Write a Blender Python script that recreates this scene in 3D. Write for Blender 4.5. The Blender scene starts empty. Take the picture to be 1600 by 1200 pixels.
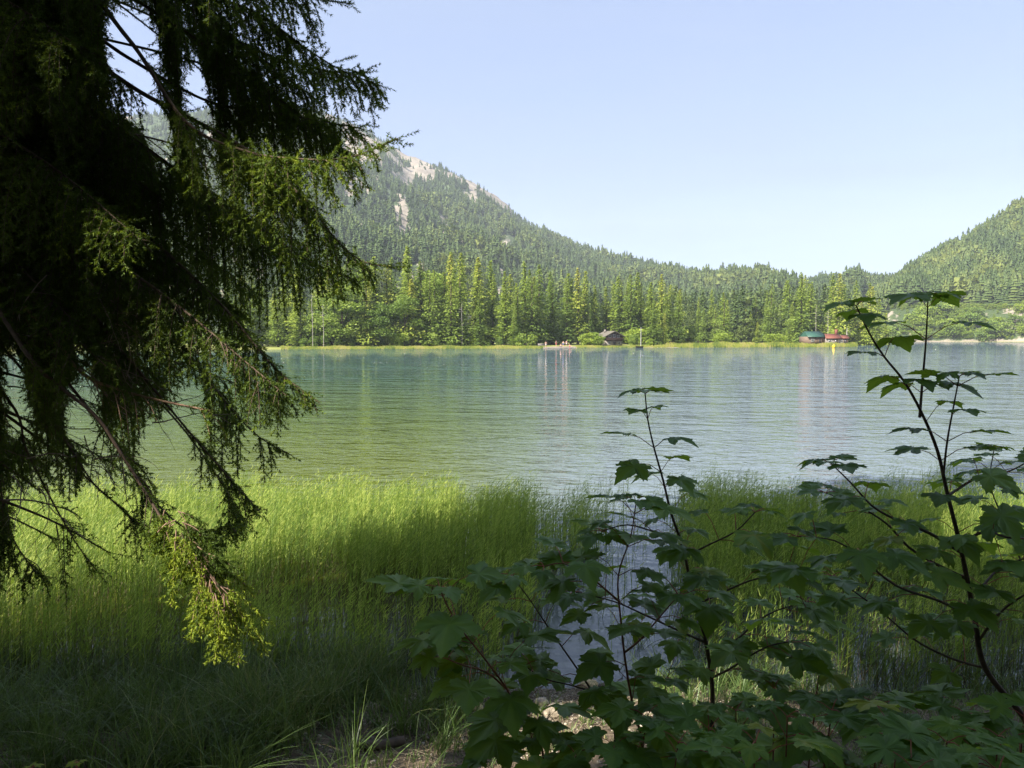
import bpy, math, random
import numpy as np
from math import radians, sin, cos, pi, atan2, sqrt
from mathutils import Vector, noise
random.seed(7); RNG = np.random.default_rng(7)
SC = bpy.context.scene
COL = SC.collection

# ------------------------------------------------------------------ camera, sky, sun, exposure
H = 2.8; FPX = 1100.0; HOR = 527.0
PITCH = math.atan((600 - HOR) / FPX)
cd = bpy.data.cameras.new('camera'); cam = bpy.data.objects.new('camera', cd); COL.objects.link(cam)
cam.location = (0, 0, H); cam.rotation_euler = (pi / 2 - PITCH, 0, 0)
cd.sensor_width = 36; cd.lens = FPX / 1600 * 36; cd.clip_start = 0.05; cd.clip_end = 12000
SC.camera = cam
SUN_EL = radians(44.8); SUN_AZ = radians(233)          # azimuth clockwise from +Y: behind and to the left
SUNV = Vector((sin(SUN_AZ) * cos(SUN_EL), cos(SUN_AZ) * cos(SUN_EL), sin(SUN_EL)))
ld = bpy.data.lights.new('sun', 'SUN'); ld.energy = 5.0; ld.angle = radians(0.53); ld.color = (1.0, 0.94, 0.84)
sun = bpy.data.objects.new('sun', ld); COL.objects.link(sun); sun.location = (0, 0, 40)
sun.rotation_euler = (-SUNV).to_track_quat('-Z', 'Y').to_euler()
SC.view_settings.view_transform = 'Standard'; SC.view_settings.look = 'None'
SC.view_settings.exposure = 1.55; SC.view_settings.gamma = 1
try: SC.view_settings.use_curve_mapping = False
except Exception: pass
W = bpy.data.worlds.new('World'); SC.world = W; W.use_nodes = True
nt = W.node_tree; nt.nodes.clear()
sky = nt.nodes.new('ShaderNodeTexSky'); sky.sky_type = 'NISHITA'; sky.sun_disc = False
sky.sun_elevation = SUN_EL; sky.sun_rotation = SUN_AZ; sky.altitude = 900; sky.air_density = 1.0; sky.dust_density = 2.2; sky.ozone_density = 1.6
bg = nt.nodes.new('ShaderNodeBackground'); bg.inputs['Strength'].default_value = 0.094
out = nt.nodes.new('ShaderNodeOutputWorld')
tc = nt.nodes.new('ShaderNodeTexCoord'); mp = nt.nodes.new('ShaderNodeMapping'); mp.inputs['Scale'].default_value = (1.2, 2.0, 7.0); mp.inputs['Rotation'].default_value = (0.25, 0.2, 0)
nz = nt.nodes.new('ShaderNodeTexNoise'); nz.inputs['Scale'].default_value = 1.6; nz.inputs['Detail'].default_value = 6; nz.inputs['Distortion'].default_value = .6
rp = nt.nodes.new('ShaderNodeMapRange'); rp.inputs[1].default_value = .42; rp.inputs[2].default_value = .8; rp.inputs[3].default_value = .62; rp.inputs[4].default_value = .92
mx = nt.nodes.new('ShaderNodeMix'); mx.data_type = 'RGBA'; mx.inputs[7].default_value = (1.75, 2.2, 3.2, 1)
L = nt.links.new
L(tc.outputs['Generated'], mp.inputs[0]); L(mp.outputs[0], nz.inputs['Vector']); L(nz.outputs[0], rp.inputs[0])
tn = nt.nodes.new('ShaderNodeMix'); tn.data_type = 'RGBA'; tn.blend_type = 'MULTIPLY'; tn.inputs[0].default_value = 1; tn.inputs[7].default_value = (.965, .912, 1.0, 1)
L(rp.outputs[0], mx.inputs[0]); L(sky.outputs[0], tn.inputs[6]); L(tn.outputs[2], mx.inputs[6]); L(mx.outputs[2], bg.inputs[0]); L(bg.outputs[0], out.inputs[0])
SC.render.engine = 'CYCLES'
cy = SC.cycles; cy.use_denoising = True; cy.denoising_input_passes = 'RGB_ALBEDO_NORMAL'; cy.denoising_prefilter = 'NONE'; cy.sample_clamp_indirect = 3.0; cy.use_adaptive_sampling = False; cy.max_bounces = 8; cy.transparent_max_bounces = 8; cy.volume_bounces = 0; cy.diffuse_bounces = 4

# ------------------------------------------------------------------ helpers
def at(px, py, Y):
    """point of the place seen at photo pixel (px, py) at forward distance Y"""
    x = (px - 800) / FPX; u = (600 - py) / FPX
    d = (x, cos(PITCH) + u * sin(PITCH), -sin(PITCH) + u * cos(PITCH))
    s = Y / d[1]
    return Vector((d[0] * s, Y, H + d[2] * s))
def proj(P):
    P = np.asarray(P, float).reshape(-1, 3)
    x = P[:, 0]; y = P[:, 1]; z = P[:, 2] - H
    f = y * cos(PITCH) - z * sin(PITCH); u = y * sin(PITCH) + z * cos(PITCH)
    f = np.maximum(f, 1e-3)
    return 800 + FPX * x / f, 600 - FPX * u / f
class MB:
    def __init__(s): s.v = []; s.f3 = []; s.f4 = []; s.t = []; s.n = 0; s.m3 = []; s.m4 = []
    def add(s, V, F, t=0.5, m=0):
        V = np.asarray(V, np.float32).reshape(-1, 3); F = np.asarray(F, np.int64)
        if len(F) == 0: return
        (s.f4 if F.shape[1] == 4 else s.f3).append(F + s.n)
        (s.m4 if F.shape[1] == 4 else s.m3).append(np.full(len(F), m, np.int32))
        s.v.append(V); s.t.append(np.broadcast_to(np.asarray(t, np.float32), (len(V),)).copy()); s.n += len(V)
    def box(s, c, d, rz=0, t=.5, m=0):
        x, y, z = [q / 2 for q in d]
        P = np.array([(-x, -y, -z), (x, -y, -z), (x, y, -z), (-x, y, -z), (-x, -y, z), (x, -y, z), (x, y, z), (-x, y, z)])
        R = np.array([[cos(rz), -sin(rz), 0], [sin(rz), cos(rz), 0], [0, 0, 1]])
        s.add(P @ R.T + np.array(c), [(0, 3, 2, 1), (4, 5, 6, 7), (0, 1, 5, 4), (1, 2, 6, 5), (2, 3, 7, 6), (3, 0, 4, 7)], t, m)
    def tube(s, P, R, k=6, t=.5, m=0, cap=False):
        P = np.asarray(P, float); n = len(P); R = np.broadcast_to(np.asarray(R, float), (n,))
        T = np.gradient(P, axis=0); T /= np.linalg.norm(T, axis=1)[:, None] + 1e-9
        ref = np.array([0.0, 0, 1]) if abs(T[:, 2]).mean() < .8 else np.array([1.0, 0, 0])
        A = np.cross(T, ref); A /= np.linalg.norm(A, axis=1)[:, None] + 1e-9
        B = np.cross(T, A)
        a = np.arange(k) * 2 * pi / k
        V = P[:, None] + R[:, None, None] * (np.cos(a)[None, :, None] * A[:, None] + np.sin(a)[None, :, None] * B[:, None])
        i = np.arange(n - 1)[:, None] * k; j = np.arange(k)[None]; j2 = (j + 1) % k
        F = np.stack([i + j, i + j2, i + k + j2, i + k + j], -1).reshape(-1, 4)
        s.add(V, F, t, m)
        if cap:
            V2 = V[-1]; s.add(np.vstack([V2, P[-1]]), [(q, (q + 1) % k, k) for q in range(k)], t, m)
    def build(s, name, mats, parent=None, smooth=False, loc=None, link=True):
        me = bpy.data.meshes.new(name)
        V = np.vstack(s.v).astype(np.float32)
        f3 = np.vstack(s.f3) if s.f3 else np.zeros((0, 3), np.int64); f4 = np.vstack(s.f4) if s.f4 else np.zeros((0, 4), np.int64)
        me.vertices.add(len(V)); me.vertices.foreach_set('co', V.ravel())
        nl = f3.size + f4.size; me.loops.add(nl); me.polygons.add(len(f3) + len(f4))
        me.loops.foreach_set('vertex_index', np.concatenate([f3.ravel(), f4.ravel()]).astype(np.int32))
        st = np.concatenate([np.arange(len(f3)) * 3, f3.size + np.arange(len(f4)) * 4]).astype(np.int32)
        me.polygons.foreach_set('loop_start', st)
        if not isinstance(mats, (list, tuple)): mats = [mats]
        for q in mats: me.materials.append(q)
        if len(mats) > 1:
            me.polygons.foreach_set('material_index', np.concatenate(s.m3 + s.m4).astype(np.int32))
        if smooth: me.polygons.foreach_set('use_smooth', np.ones(len(me.polygons), bool))
        at_ = me.attributes.new('tint', 'FLOAT', 'POINT'); at_.data.foreach_set('value', np.concatenate(s.t).astype(np.float32))
        me.update(calc_edges=True)
        o = bpy.data.objects.new(name, me)
        if link: COL.objects.link(o)
        if parent is not None: o.parent = parent
        if loc is not None: o.location = loc
        return o
def tag(o, label=None, cat=None, group=None, kind=None):
    if label: o['label'] = label
    if cat: o['category'] = cat
    if group: o['group'] = group
    if kind: o['kind'] = kind
    return o
def empty(name, loc=(0, 0, 0), rz=0):
    o = bpy.data.objects.new(name, None); COL.objects.link(o); o.location = loc; o.rotation_euler = (0, 0, rz); o.empty_display_size = .2
    return o
def copy_tree(o, parent=None):
    c = o.copy(); COL.objects.link(c); c.parent = parent
    for ch in list(o.children): copy_tree(ch, c)
    return c
def spline(P, step):
    """Catmull-Rom through P, resampled about every step metres"""
    P = [np.array(p, float) for p in P]
    Q = [2 * P[0] - P[1]] + P + [2 * P[-1] - P[-2]]
    o = []
    for i in range(1, len(Q) - 2):
        n = max(2, int(np.linalg.norm(Q[i + 1] - Q[i]) / step))
        for k in range(n):
            t = k / n
            o.append(.5 * ((2 * Q[i]) + (Q[i + 1] - Q[i - 1]) * t + (2 * Q[i - 1] - 5 * Q[i] + 4 * Q[i + 1] - Q[i + 2]) * t * t + (3 * Q[i] - Q[i - 1] - 3 * Q[i + 1] + Q[i + 2]) * t ** 3))
    o.append(P[-1]); return np.array(o)
def fnoise(x, y, z=0.0, o=3): return noise.fractal(Vector((x, y, z)), 1.0, 2.0, o)

# ------------------------------------------------------------------ materials
def nodes(name):
    m = bpy.data.materials.new(name); m.use_nodes = True; t = m.node_tree; b = t.nodes['Principled BSDF']; return m, t, b
def ramp(t, src, stops):
    r = t.nodes.new('ShaderNodeValToRGB'); e = r.color_ramp.elements
    while len(e) < len(stops): e.new(.5)
    for q, (p, c) in zip(e, stops): q.position = p; q.color = (*c, 1)
    t.links.new(src, r.inputs[0]); return r.outputs[0]
def math_(t, op, a, b=None):
    n = t.nodes.new('ShaderNodeMath'); n.operation = op
    for i, q in enumerate((a, b)):
        if q is None: continue
        if hasattr(q, 'default_value') or hasattr(q, 'links'): t.links.new(q, n.inputs[i])
        else: n.inputs[i].default_value = q
    return n.outputs[0]
def foliage_mat(name, stops, rough=.6, trans=.35, tcol=(.2, .3, .03), spec=.3, objvar=.25, backdark=None):
    """leaf material: colour runs with the per-leaf tint plus a share of a per-object random value"""
    m, t, b = nodes(name)
    a = t.nodes.new('ShaderNodeAttribute'); a.attribute_name = 'tint'
    oi = t.nodes.new('ShaderNodeObjectInfo')
    v = math_(t, 'ADD', math_(t, 'MULTIPLY', a.outputs['Fac'], 1 - objvar), math_(t, 'MULTIPLY', oi.outputs['Random'], objvar))
    c = ramp(t, v, stops)
    t.links.new(c, b.inputs['Base Color']); b.inputs['Roughness'].default_value = rough
    b.inputs['Specular IOR Level'].default_value = spec
    tr = t.nodes.new('ShaderNodeBsdfTranslucent')
    mc = t.nodes.new('ShaderNodeMix'); mc.data_type = 'RGBA'; mc.blend_type = 'MIX'; mc.inputs[0].default_value = .6; mc.inputs[7].default_value = (*tcol, 1)
    t.links.new(c, mc.inputs[6]); t.links.new(mc.outputs[2], tr.inputs[0])
    ms = t.nodes.new('ShaderNodeMixShader'); ms.inputs[0].default_value = trans
    t.links.new(b.outputs[0], ms.inputs[1]); t.links.new(tr.outputs[0], ms.inputs[2])
    t.links.new(ms.outputs[0], t.nodes['Material Output'].inputs[0])
    return m
def plain(name, col, rough=.7, scale=20, var=.3, bump=.2, spec=.3, stretch=(1, 1, 1), metallic=0):
    m, t, b = nodes(name)
    tc = t.nodes.new('ShaderNodeTexCoord'); mp = t.nodes.new('ShaderNodeMapping'); mp.inputs['Scale'].default_value = stretch
    n = t.nodes.new('ShaderNodeTexNoise'); n.inputs['Scale'].default_value = scale; n.inputs['Detail'].default_value = 6
    t.links.new(tc.outputs['Object'], mp.inputs[0]); t.links.new(mp.outputs[0], n.inputs['Vector'])
    lo = tuple(q * (1 - var) for q in col); hi = tuple(min(1, q * (1 + var)) for q in col)
    t.links.new(ramp(t, n.outputs[0], [(.3, lo), (.7, hi)]), b.inputs['Base Color'])
    b.inputs['Roughness'].default_value = rough; b.inputs['Specular IOR Level'].default_value = spec; b.inputs['Metallic'].default_value = metallic
    if bump:
        bp = t.nodes.new('ShaderNodeBump'); bp.inputs['Strength'].default_value = bump; bp.inputs['Distance'].default_value = .02
        t.links.new(n.outputs[0], bp.inputs['Height']); t.links.new(bp.outputs[0], b.inputs['Normal'])
    return m
def tintmat(name, stops, rough=.8, spec=.2, objvar=0):
    m, t, b = nodes(name)
    a = t.nodes.new('ShaderNodeAttribute'); a.attribute_name = 'tint'
    v = a.outputs['Fac']
    if objvar:
        oi = t.nodes.new('ShaderNodeObjectInfo')
        v = math_(t, 'ADD', math_(t, 'MULTIPLY', v, 1 - objvar), math_(t, 'MULTIPLY', oi.outputs['Random'], objvar))
    t.links.new(ramp(t, v, stops), b.inputs['Base Color'])
    b.inputs['Roughness'].default_value = rough; b.inputs['Specular IOR Level'].default_value = spec
    return m
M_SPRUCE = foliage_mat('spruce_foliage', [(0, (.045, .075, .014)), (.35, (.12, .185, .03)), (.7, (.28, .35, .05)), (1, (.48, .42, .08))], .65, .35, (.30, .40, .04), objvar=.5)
M_BROAD = foliage_mat('broadleaf_foliage', [(0, (.06, .12, .02)), (.5, (.17, .25, .04)), (1, (.36, .42, .06))], .55, .3, (.22, .34, .04), objvar=.35)
M_BUSH = foliage_mat('bush_foliage', [(0, (.10, .17, .02)), (.5, (.2, .28, .03)), (1, (.33, .40, .05))], .6, .3, (.3, .4, .04), objvar=.5)
M_MOUNT = foliage_mat('mountain_foliage', [(0, (.03, .058, .018)), (.5, (.07, .11, .026)), (1, (.17, .20, .04))], .7, .15, (.1, .2, .03), objvar=0)
M_BARK = plain('bark', (.10, .075, .055), .9, 14, .45, .6, stretch=(1, 1, .25))
M_PALE = plain('pale_bark', (.34, .31, .27), .8, 3, .2, .2)
# ------------------------------------------------------------------ settings of the place
WAVE = 2.8            # ripple height factor
HAZE = 0.00018         # haze density per metre
# (x, y, height, width factor) of the trees standing behind the viewpoint
BACK = [(-19.33, -7.82, 30.44, 0.8), (-12.62, -3.77, 26.89, 0.38), (-23.93, -9.98, 32.0, 0.54), (4.08, -3.57, 23.38, 1.26), (-20.52, -7.56, 29.57, 0.55), (-9.59, -10.39, 20.6, 1.29), (-3.44, -1.9, 31.23, 0.56), (-12.69, -1.75, 23.54, 0.48), (-18.27, -8.03, 29.33, 0.5), (-15.49, -3.54, 23.55, 0.49), (-11.2, 0.4, 22.15, 0.5), (-6.86, -9.29, 23.07, 0.74), (-13.61, -9.24, 17.04, 0.78), (-10.26, -1.52, 26.93, 0.36), (-3.68, -7.04, 28.43, 1.31), (-15.65, -4.57, 24.99, 0.65), (0.02, -7.09, 17.52, 0.95), (-20.86, -8.1, 29.17, 0.75), (-17.37, -5.12, 29.18, 0.4), (-12.1, -8.96, 29.31, 0.6), (-20.06, -9.45, 30.0, 0.42), (-11.51, -8.35, 31.2, 0.42), (1.51, -8.7, 13.0, 0.92), (-4.83, -1.9, 28.97, 0.35), (-12.23, -1.3, 19.85, 0.56), (-4.95, -1.9, 31.31, 0.33), (3.3, -16.82, 21.49, 0.89), (-12.02, -1.11, 23.57, 0.4), (-12.71, -3.28, 32.0, 0.38), (3.34, -7.75, 15.33, 0.42), (5.88, -1.9, 22.22, 0.55), (-17.68, -6.23, 24.54, 0.96), (-21.79, -10.92, 28.3, 0.5), (3.6, -13.15, 13.54, 0.55), (-5.15, -1.9, 22.98, 0.43), (2.38, -6.3, 26.12, 0.86), (12, -5.5, 24, 1.1), (18, -8, 24, 1.2), (9.5, -14, 25, 1.2), (20, -16, 25, 1.2), (27, -7, 24, 1.2), (3, -19, 26, 1.3), (-9, -20, 26, 1.3), (-2, -14, 25, 1.2)]
# ------------------------------------------------------------------ terrain functions
R_FAR = [(-6000, 230), (-400, 190), (0, 165), (460, 171), (840, 176), (900, 192), (1100, 200), (1300, 218), (1338, 232), (1346, 490), (1400, 513), (1700, 500), (2600, 420), (7000, 300)]
def interp(tab, x): return np.interp(x, [a for a, _ in tab], [b for _, b in tab])
def az2px(a):
    a = np.clip(a, -1.45, 1.45); return 800 + FPX * np.tan(a)
def yshore(x): return 5.5 + .35 * fnoise(x * .7, 3.1) + .12 * sin(x * 1.3)
def ground_z(x, y):
    r = sqrt(x * x + y * y); a = atan2(x, y)
    n = fnoise(x * 1.1, y * 1.1, 0, 4)
    ys = yshore(x) if abs(x) < 60 else 5.5
    if y < ys:
        d = ys - y
        return .2 * min(d, 12) + .012 * d + .05 * n * min(1, d + .15) - .004
    rf = float(interp(R_FAR, az2px(a)))
    if r < rf:
        return max(-3.0, -min(.1 * (y - ys) + .01, (rf - r) * .12)) + (.02 * n if y - ys > .3 else 0)
    d = r - rf
    return min(.35, d * .05) + .006 * d + .1 * fnoise(x * .05, y * .05)
def polar_sheet(rs, az, zf, name, mat, attr=None):
    m = MB(); V = []; T = []
    for r in rs:
        for a in az:
            x, y = r * sin(a), r * cos(a)
            V.append((x, y, zf(x, y))); T.append(attr(x, y, V[-1][2]) if attr else .5)
    na = len(az)
    i = np.arange(len(rs) - 1)[:, None] * na; j = np.arange(na - 1)[None]
    F = np.stack([i + j, i + j + 1, i + na + j + 1, i + na + j], -1).reshape(-1, 4)[:, ::-1]
    m.add(V, F, np.array(T)); return m.build(name, mat, smooth=True)
# ground: litter and mud near, grass plain at the far side
m, t, b = nodes('ground_soil')
g = t.nodes.new('ShaderNodeNewGeometry'); sp = t.nodes.new('ShaderNodeSeparateXYZ'); t.links.new(g.outputs['Position'], sp.inputs[0])
n1 = t.nodes.new('ShaderNodeTexNoise'); n1.inputs['Scale'].default_value = 9; n1.inputs['Detail'].default_value = 9; n1.inputs['Roughness'].default_value = .7
t.links.new(g.outputs['Position'], n1.inputs['Vector'])
near = ramp(t, n1.outputs[0], [(.25, (.03, .022, .014)), (.45, (.085, .06, .036)), (.6, (.15, .11, .065)), (.75, (.26, .21, .14))])
n2 = t.nodes.new('ShaderNodeTexNoise'); n2.inputs['Scale'].default_value = .12; n2.inputs['Detail'].default_value = 8
t.links.new(g.outputs['Position'], n2.inputs['Vector'])
far = ramp(t, n2.outputs[0], [(.3, (.10, .13, .03)), (.5, (.2, .22, .04)), (.7, (.3, .28, .09))])
mr = t.nodes.new('ShaderNodeMapRange'); mr.inputs[1].default_value = 30; mr.inputs[2].default_value = 60; t.links.new(sp.outputs[1], mr.inputs[0])
mm = t.nodes.new('ShaderNodeMix'); mm.data_type = 'RGBA'; t.links.new(mr.outputs[0], mm.inputs[0]); t.links.new(near, mm.inputs[6]); t.links.new(far, mm.inputs[7])
t.links.new(mm.outputs[2], b.inputs['Base Color']); b.inputs['Roughness'].default_value = .9
bp = t.nodes.new('ShaderNodeBump'); bp.inputs['Strength'].default_value = .7; bp.inputs['Distance'].default_value = .02
t.links.new(n1.outputs[0], bp.inputs['Height']); t.links.new(bp.outputs[0], b.inputs['Normal'])
M_GROUND = m
rs = np.concatenate([[0.02], np.geomspace(.4, 14, 90), np.geomspace(15, 150, 30), np.linspace(155, 260, 50), np.geomspace(270, 600, 30), np.geomspace(640, 6000, 14)])
az = np.radians(np.concatenate([np.arange(-180, -60, 6), np.arange(-60, 60, .5), np.arange(60, 181, 6)]))
ground = tag(polar_sheet(rs, az, ground_z, 'ground', M_GROUND), kind='structure')

# ------------------------------------------------------------------ lake water
m, t, b = nodes('lake_water')
g = t.nodes.new('ShaderNodeNewGeometry'); sp = t.nodes.new('ShaderNodeSeparateXYZ'); t.links.new(g.outputs['Position'], sp.inputs[0])
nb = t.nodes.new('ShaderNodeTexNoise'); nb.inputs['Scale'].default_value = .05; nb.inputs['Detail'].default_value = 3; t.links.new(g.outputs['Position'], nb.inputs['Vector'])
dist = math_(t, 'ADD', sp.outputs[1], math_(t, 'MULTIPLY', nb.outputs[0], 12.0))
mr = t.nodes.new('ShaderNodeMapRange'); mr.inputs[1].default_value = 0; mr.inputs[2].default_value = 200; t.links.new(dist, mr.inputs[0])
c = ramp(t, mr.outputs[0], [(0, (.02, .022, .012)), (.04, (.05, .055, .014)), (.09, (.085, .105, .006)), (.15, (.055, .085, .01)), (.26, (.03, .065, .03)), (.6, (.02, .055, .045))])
# weed-green at left, silvery at right: mountain and sky reflections painted into the colour
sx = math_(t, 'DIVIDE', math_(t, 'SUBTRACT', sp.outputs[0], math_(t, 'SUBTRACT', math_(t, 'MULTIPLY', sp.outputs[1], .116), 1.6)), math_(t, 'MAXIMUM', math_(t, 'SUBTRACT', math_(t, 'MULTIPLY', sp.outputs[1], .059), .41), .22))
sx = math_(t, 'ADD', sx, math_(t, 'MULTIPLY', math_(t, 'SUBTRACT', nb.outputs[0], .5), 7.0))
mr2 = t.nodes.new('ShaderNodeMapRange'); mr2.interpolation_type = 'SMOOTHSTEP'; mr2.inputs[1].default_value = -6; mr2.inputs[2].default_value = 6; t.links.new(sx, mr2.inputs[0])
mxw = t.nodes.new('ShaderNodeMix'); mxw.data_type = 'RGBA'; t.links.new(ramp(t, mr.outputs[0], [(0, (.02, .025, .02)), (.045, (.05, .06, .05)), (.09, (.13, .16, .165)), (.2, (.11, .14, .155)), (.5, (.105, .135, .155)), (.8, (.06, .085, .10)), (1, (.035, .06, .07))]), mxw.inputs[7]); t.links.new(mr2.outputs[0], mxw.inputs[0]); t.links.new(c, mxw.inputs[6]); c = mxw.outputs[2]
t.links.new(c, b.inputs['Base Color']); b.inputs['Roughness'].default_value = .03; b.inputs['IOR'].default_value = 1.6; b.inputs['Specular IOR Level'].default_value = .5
def wave(rot, sc, scale, det, dis, dim=.5):
    mp = t.nodes.new('ShaderNodeMapping'); mp.inputs['Rotation'].default_value = (0, 0, radians(rot)); mp.inputs['Scale'].default_value = sc
    t.links.new(g.outputs['Position'], mp.inputs[0])
    n = t.nodes.new('ShaderNodeTexNoise'); n.inputs['Scale'].default_value = scale; n.inputs['Detail'].default_value = det; n.inputs['Roughness'].default_value = dim; n.inputs['Distortion'].default_value = dis
    t.links.new(mp.outputs[0], n.inputs['Vector']); return n.outputs[0]
w4 = wave(16, (.4, 1, 1), .7, 3, .5); w1 = wave(26, (.55, 1, 1), 3.3, 3, .6); w2 = wave(34, (.5, 1, 1), 1.3, 2, .5); w3 = wave(-15, (.6, 1, 1), 7.5, 2, .3)
cal = t.nodes.new('ShaderNodeMapRange'); cal.inputs[1].default_value = 8.0; cal.inputs[2].default_value = 22; cal.inputs[3].default_value = .10; cal.inputs[4].default_value = 1.0; t.links.new(sp.outputs[1], cal.inputs[0])
pt = wave(60, (.25, 1, 1), .045, 3, .4)
pr = t.nodes.new('ShaderNodeMapRange'); pr.inputs[1].default_value = .35; pr.inputs[2].default_value = .65; pr.inputs[3].default_value = .65; pr.inputs[4].default_value = 1.25; t.links.new(pt, pr.inputs[0])
hgt = math_(t, 'ADD', math_(t, 'MULTIPLY', w1, .065), math_(t, 'ADD', math_(t, 'MULTIPLY', w2, .06), math_(t, 'MULTIPLY', w3, .014)))
farw = t.nodes.new('ShaderNodeMapRange'); farw.inputs[1].default_value = 14; farw.inputs[2].default_value = 90; farw.inputs[3].default_value = 0; farw.inputs[4].default_value = 1.3; t.links.new(sp.outputs[1], farw.inputs[0])
hgt = math_(t, 'ADD', hgt, math_(t, 'MULTIPLY', w4, farw.outputs[0]))
hgt = math_(t, 'MULTIPLY', math_(t, 'MULTIPLY', hgt, cal.outputs[0]), pr.outputs[0])
bp = t.nodes.new('ShaderNodeBump'); bp.inputs['Strength'].default_value = 1.0; bp.inputs['Distance'].default_value = WAVE
t.links.new(hgt, bp.inputs['Height']); t.links.new(bp.outputs[0], b.inputs['Normal'])
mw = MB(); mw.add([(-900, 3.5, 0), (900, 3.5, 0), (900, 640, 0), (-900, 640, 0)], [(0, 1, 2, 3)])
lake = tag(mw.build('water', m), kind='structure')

# ------------------------------------------------------------------ mountains
E_L = [(-1500, 330), (-700, 260), (-200, 215), (100, 190), (260, 178), (420, 168), (520, 178), (590, 212), (640, 247), (700, 268), (760, 298), (794, 320), (806, 340), (835, 358), (900, 390), (960, 412), (1030, 424), (1100, 437), (1180, 441), (1240, 452), (1300, 446), (1380, 450), (1460, 470), (1600, 480)]
R_L = [(-1500, 1500), (600, 1500), (800, 1400), (950, 1200), (1100, 1000), (1240, 900), (1600, 900)]
E_R = [(1330, 520), (1365, 478), (1392, 462), (1420, 436), (1445, 420), (1480, 399), (1500, 392), (1530, 372), (1560, 352), (1600, 324), (1700, 262), (1850, 190), (2100, 150), (2900, 180), (4200, 300)]
R_R = [(1330, 700), (1450, 800), (1600, 900), (2600, 900)]
B_R = [(1330, 528), (1370, 505), (1390, 482), (1430, 480), (1480, 480), (1540, 484), (1600, 477), (1800, 470), (2600, 470), (4200, 500)]  # top of the scrub slope above the shore
def elev_z(px, py, r):
    Y = r * cos(math.atan((px - 800) / FPX)); return at(px, py, Y)[2]
def foot(px): return float(interp(R_FAR, px)) if px < 1338 else min(600, 232 + (px - 1338) * 40)
def mount_z(px, r):
    r0 = foot(px) + 60; rr = float(interp(R_L, px)); zr = elev_z(px, float(interp(E_L, px)), rr)
    s = (r - r0) / (rr - r0); x, y = (px - 800) * .01, r * .008
    if s <= 1: z = zr * (max(0, s) ** 1.35)
    else: z = zr * max(.0, 1 - (s - 1) * 1.6)
    w = min(1, max(0, s) * 2) * (1 - .85 * max(0, 1 - abs(s - 1) * 8))
    return z + w * 20 * fnoise(x * 1.3, y * .6, 4.2, 4) + 6 * (abs(fnoise(x * 3, y * 3, 9)) if s > .7 else 0) - 1.5 * (s < 0) - 2 * (s < -.01)
def rock_mask(px, s):
    """1 where bare rock shows below the left ridge"""
    if px > 800 or px < -200: return 0
    if px < 540: return max(0, min(1, fnoise(px * .05, s * 16, 1.3, 3) * 1.2 + (.15 if s > .9 else -.3)))
    n = fnoise(px * .028, s * 11, 3.3, 4)
    if px > 650: e = max(0, 1 - abs(s - (.93 + .0002 * (px - 650))) / .11)
    else: e = max(0, 1 - abs(s - .88) / .17)
    return max(0, min(1, e * 1.55 + n * 1.4 - .12)) + (0.9 if (px > 748 and px < 796 and s > .9 and s < 1.0) else 0)
def smallrock(px, s):
    n = fnoise(px * .03 + 9, s * 14, 7.7, 3)
    return .7 if n > .8 and .2 < s < .8 else 0
m, t, b = nodes('mountain_ground')
a = t.nodes.new('ShaderNodeAttribute'); a.attribute_name = 'tint'
g = t.nodes.new('ShaderNodeNewGeometry')
n1 = t.nodes.new('ShaderNodeTexNoise'); n1.inputs['Scale'].default_value = .05; n1.inputs['Detail'].default_value = 10; n1.inputs['Roughness'].default_value = .7; t.links.new(g.outputs['Position'], n1.inputs['Vector'])
rock = ramp(t, n1.outputs[0], [(.3, (.16, .13, .10)), (.5, (.27, .23, .175)), (.7, (.38, .33, .26))])
soil = ramp(t, n1.outputs[0], [(.3, (.02, .04, .012)), (.55, (.05, .08, .02)), (.75, (.12, .14, .05))])
mx = t.nodes.new('ShaderNodeMix'); mx.data_type = 'RGBA'; nr = t.nodes.new('ShaderNodeTexNoise'); nr.inputs['Scale'].default_value = .11; nr.inputs['Detail'].default_value = 8; nr.inputs['Roughness'].default_value = .75; t.links.new(g.outputs['Position'], nr.inputs['Vector'])
t.links.new(ramp(t, math_(t, 'ADD', a.outputs['Fac'], math_(t, 'MULTIPLY', math_(t, 'SUBTRACT', nr.outputs[0], .5), 1.5)), [(.42, (0, 0, 0)), (.55, (1, 1, 1))]), mx.inputs[0])
t.links.new(soil, mx.inputs[6]); t.links.new(rock, mx.inputs[7]); t.links.new(mx.outputs[2], b.inputs['Base Color']); b.inputs['Roughness'].default_value = .9
bp = t.nodes.new('ShaderNodeBump'); bp.inputs['Strength'].default_value = 1; bp.inputs['Distance'].default_value = 4
t.links.new(n1.outputs[0], bp.inputs['Height']); t.links.new(bp.outputs[0], b.inputs['Normal'])
M_MG = m
def mount_sheet(name, pxs, rs_of, zf, mask):
    V = []; T = []
    for px in pxs:
        an = math.atan((px - 800) / FPX)
        for r in rs_of(px):
            V.append((r * sin(an), r * cos(an), zf(px, r))); T.append(mask(px, r))
    nr = len(rs_of(pxs[0])); mb = MB()
    i = np.arange(len(pxs) - 1)[:, None] * nr; j = np.arange(nr - 1)[None]
    F = np.stack([i + j, i + nr + j, i + nr + j + 1, i + j + 1], -1).reshape(-1, 4)
    mb.add(V, F[:, ::-1], np.array(T)); return tag(mb.build(name, M_MG, smooth=True), kind='structure')
def l_rs(px):
    r0 = foot(px) + 40; rr = float(interp(R_L, px)); return np.concatenate([np.linspace(r0, rr, 110), np.linspace(rr + 20, rr * 1.7, 12)])
def l_s(px, r):
    r0 = foot(px) + 60; return (r - r0) / (float(interp(R_L, px)) - r0)
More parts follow.
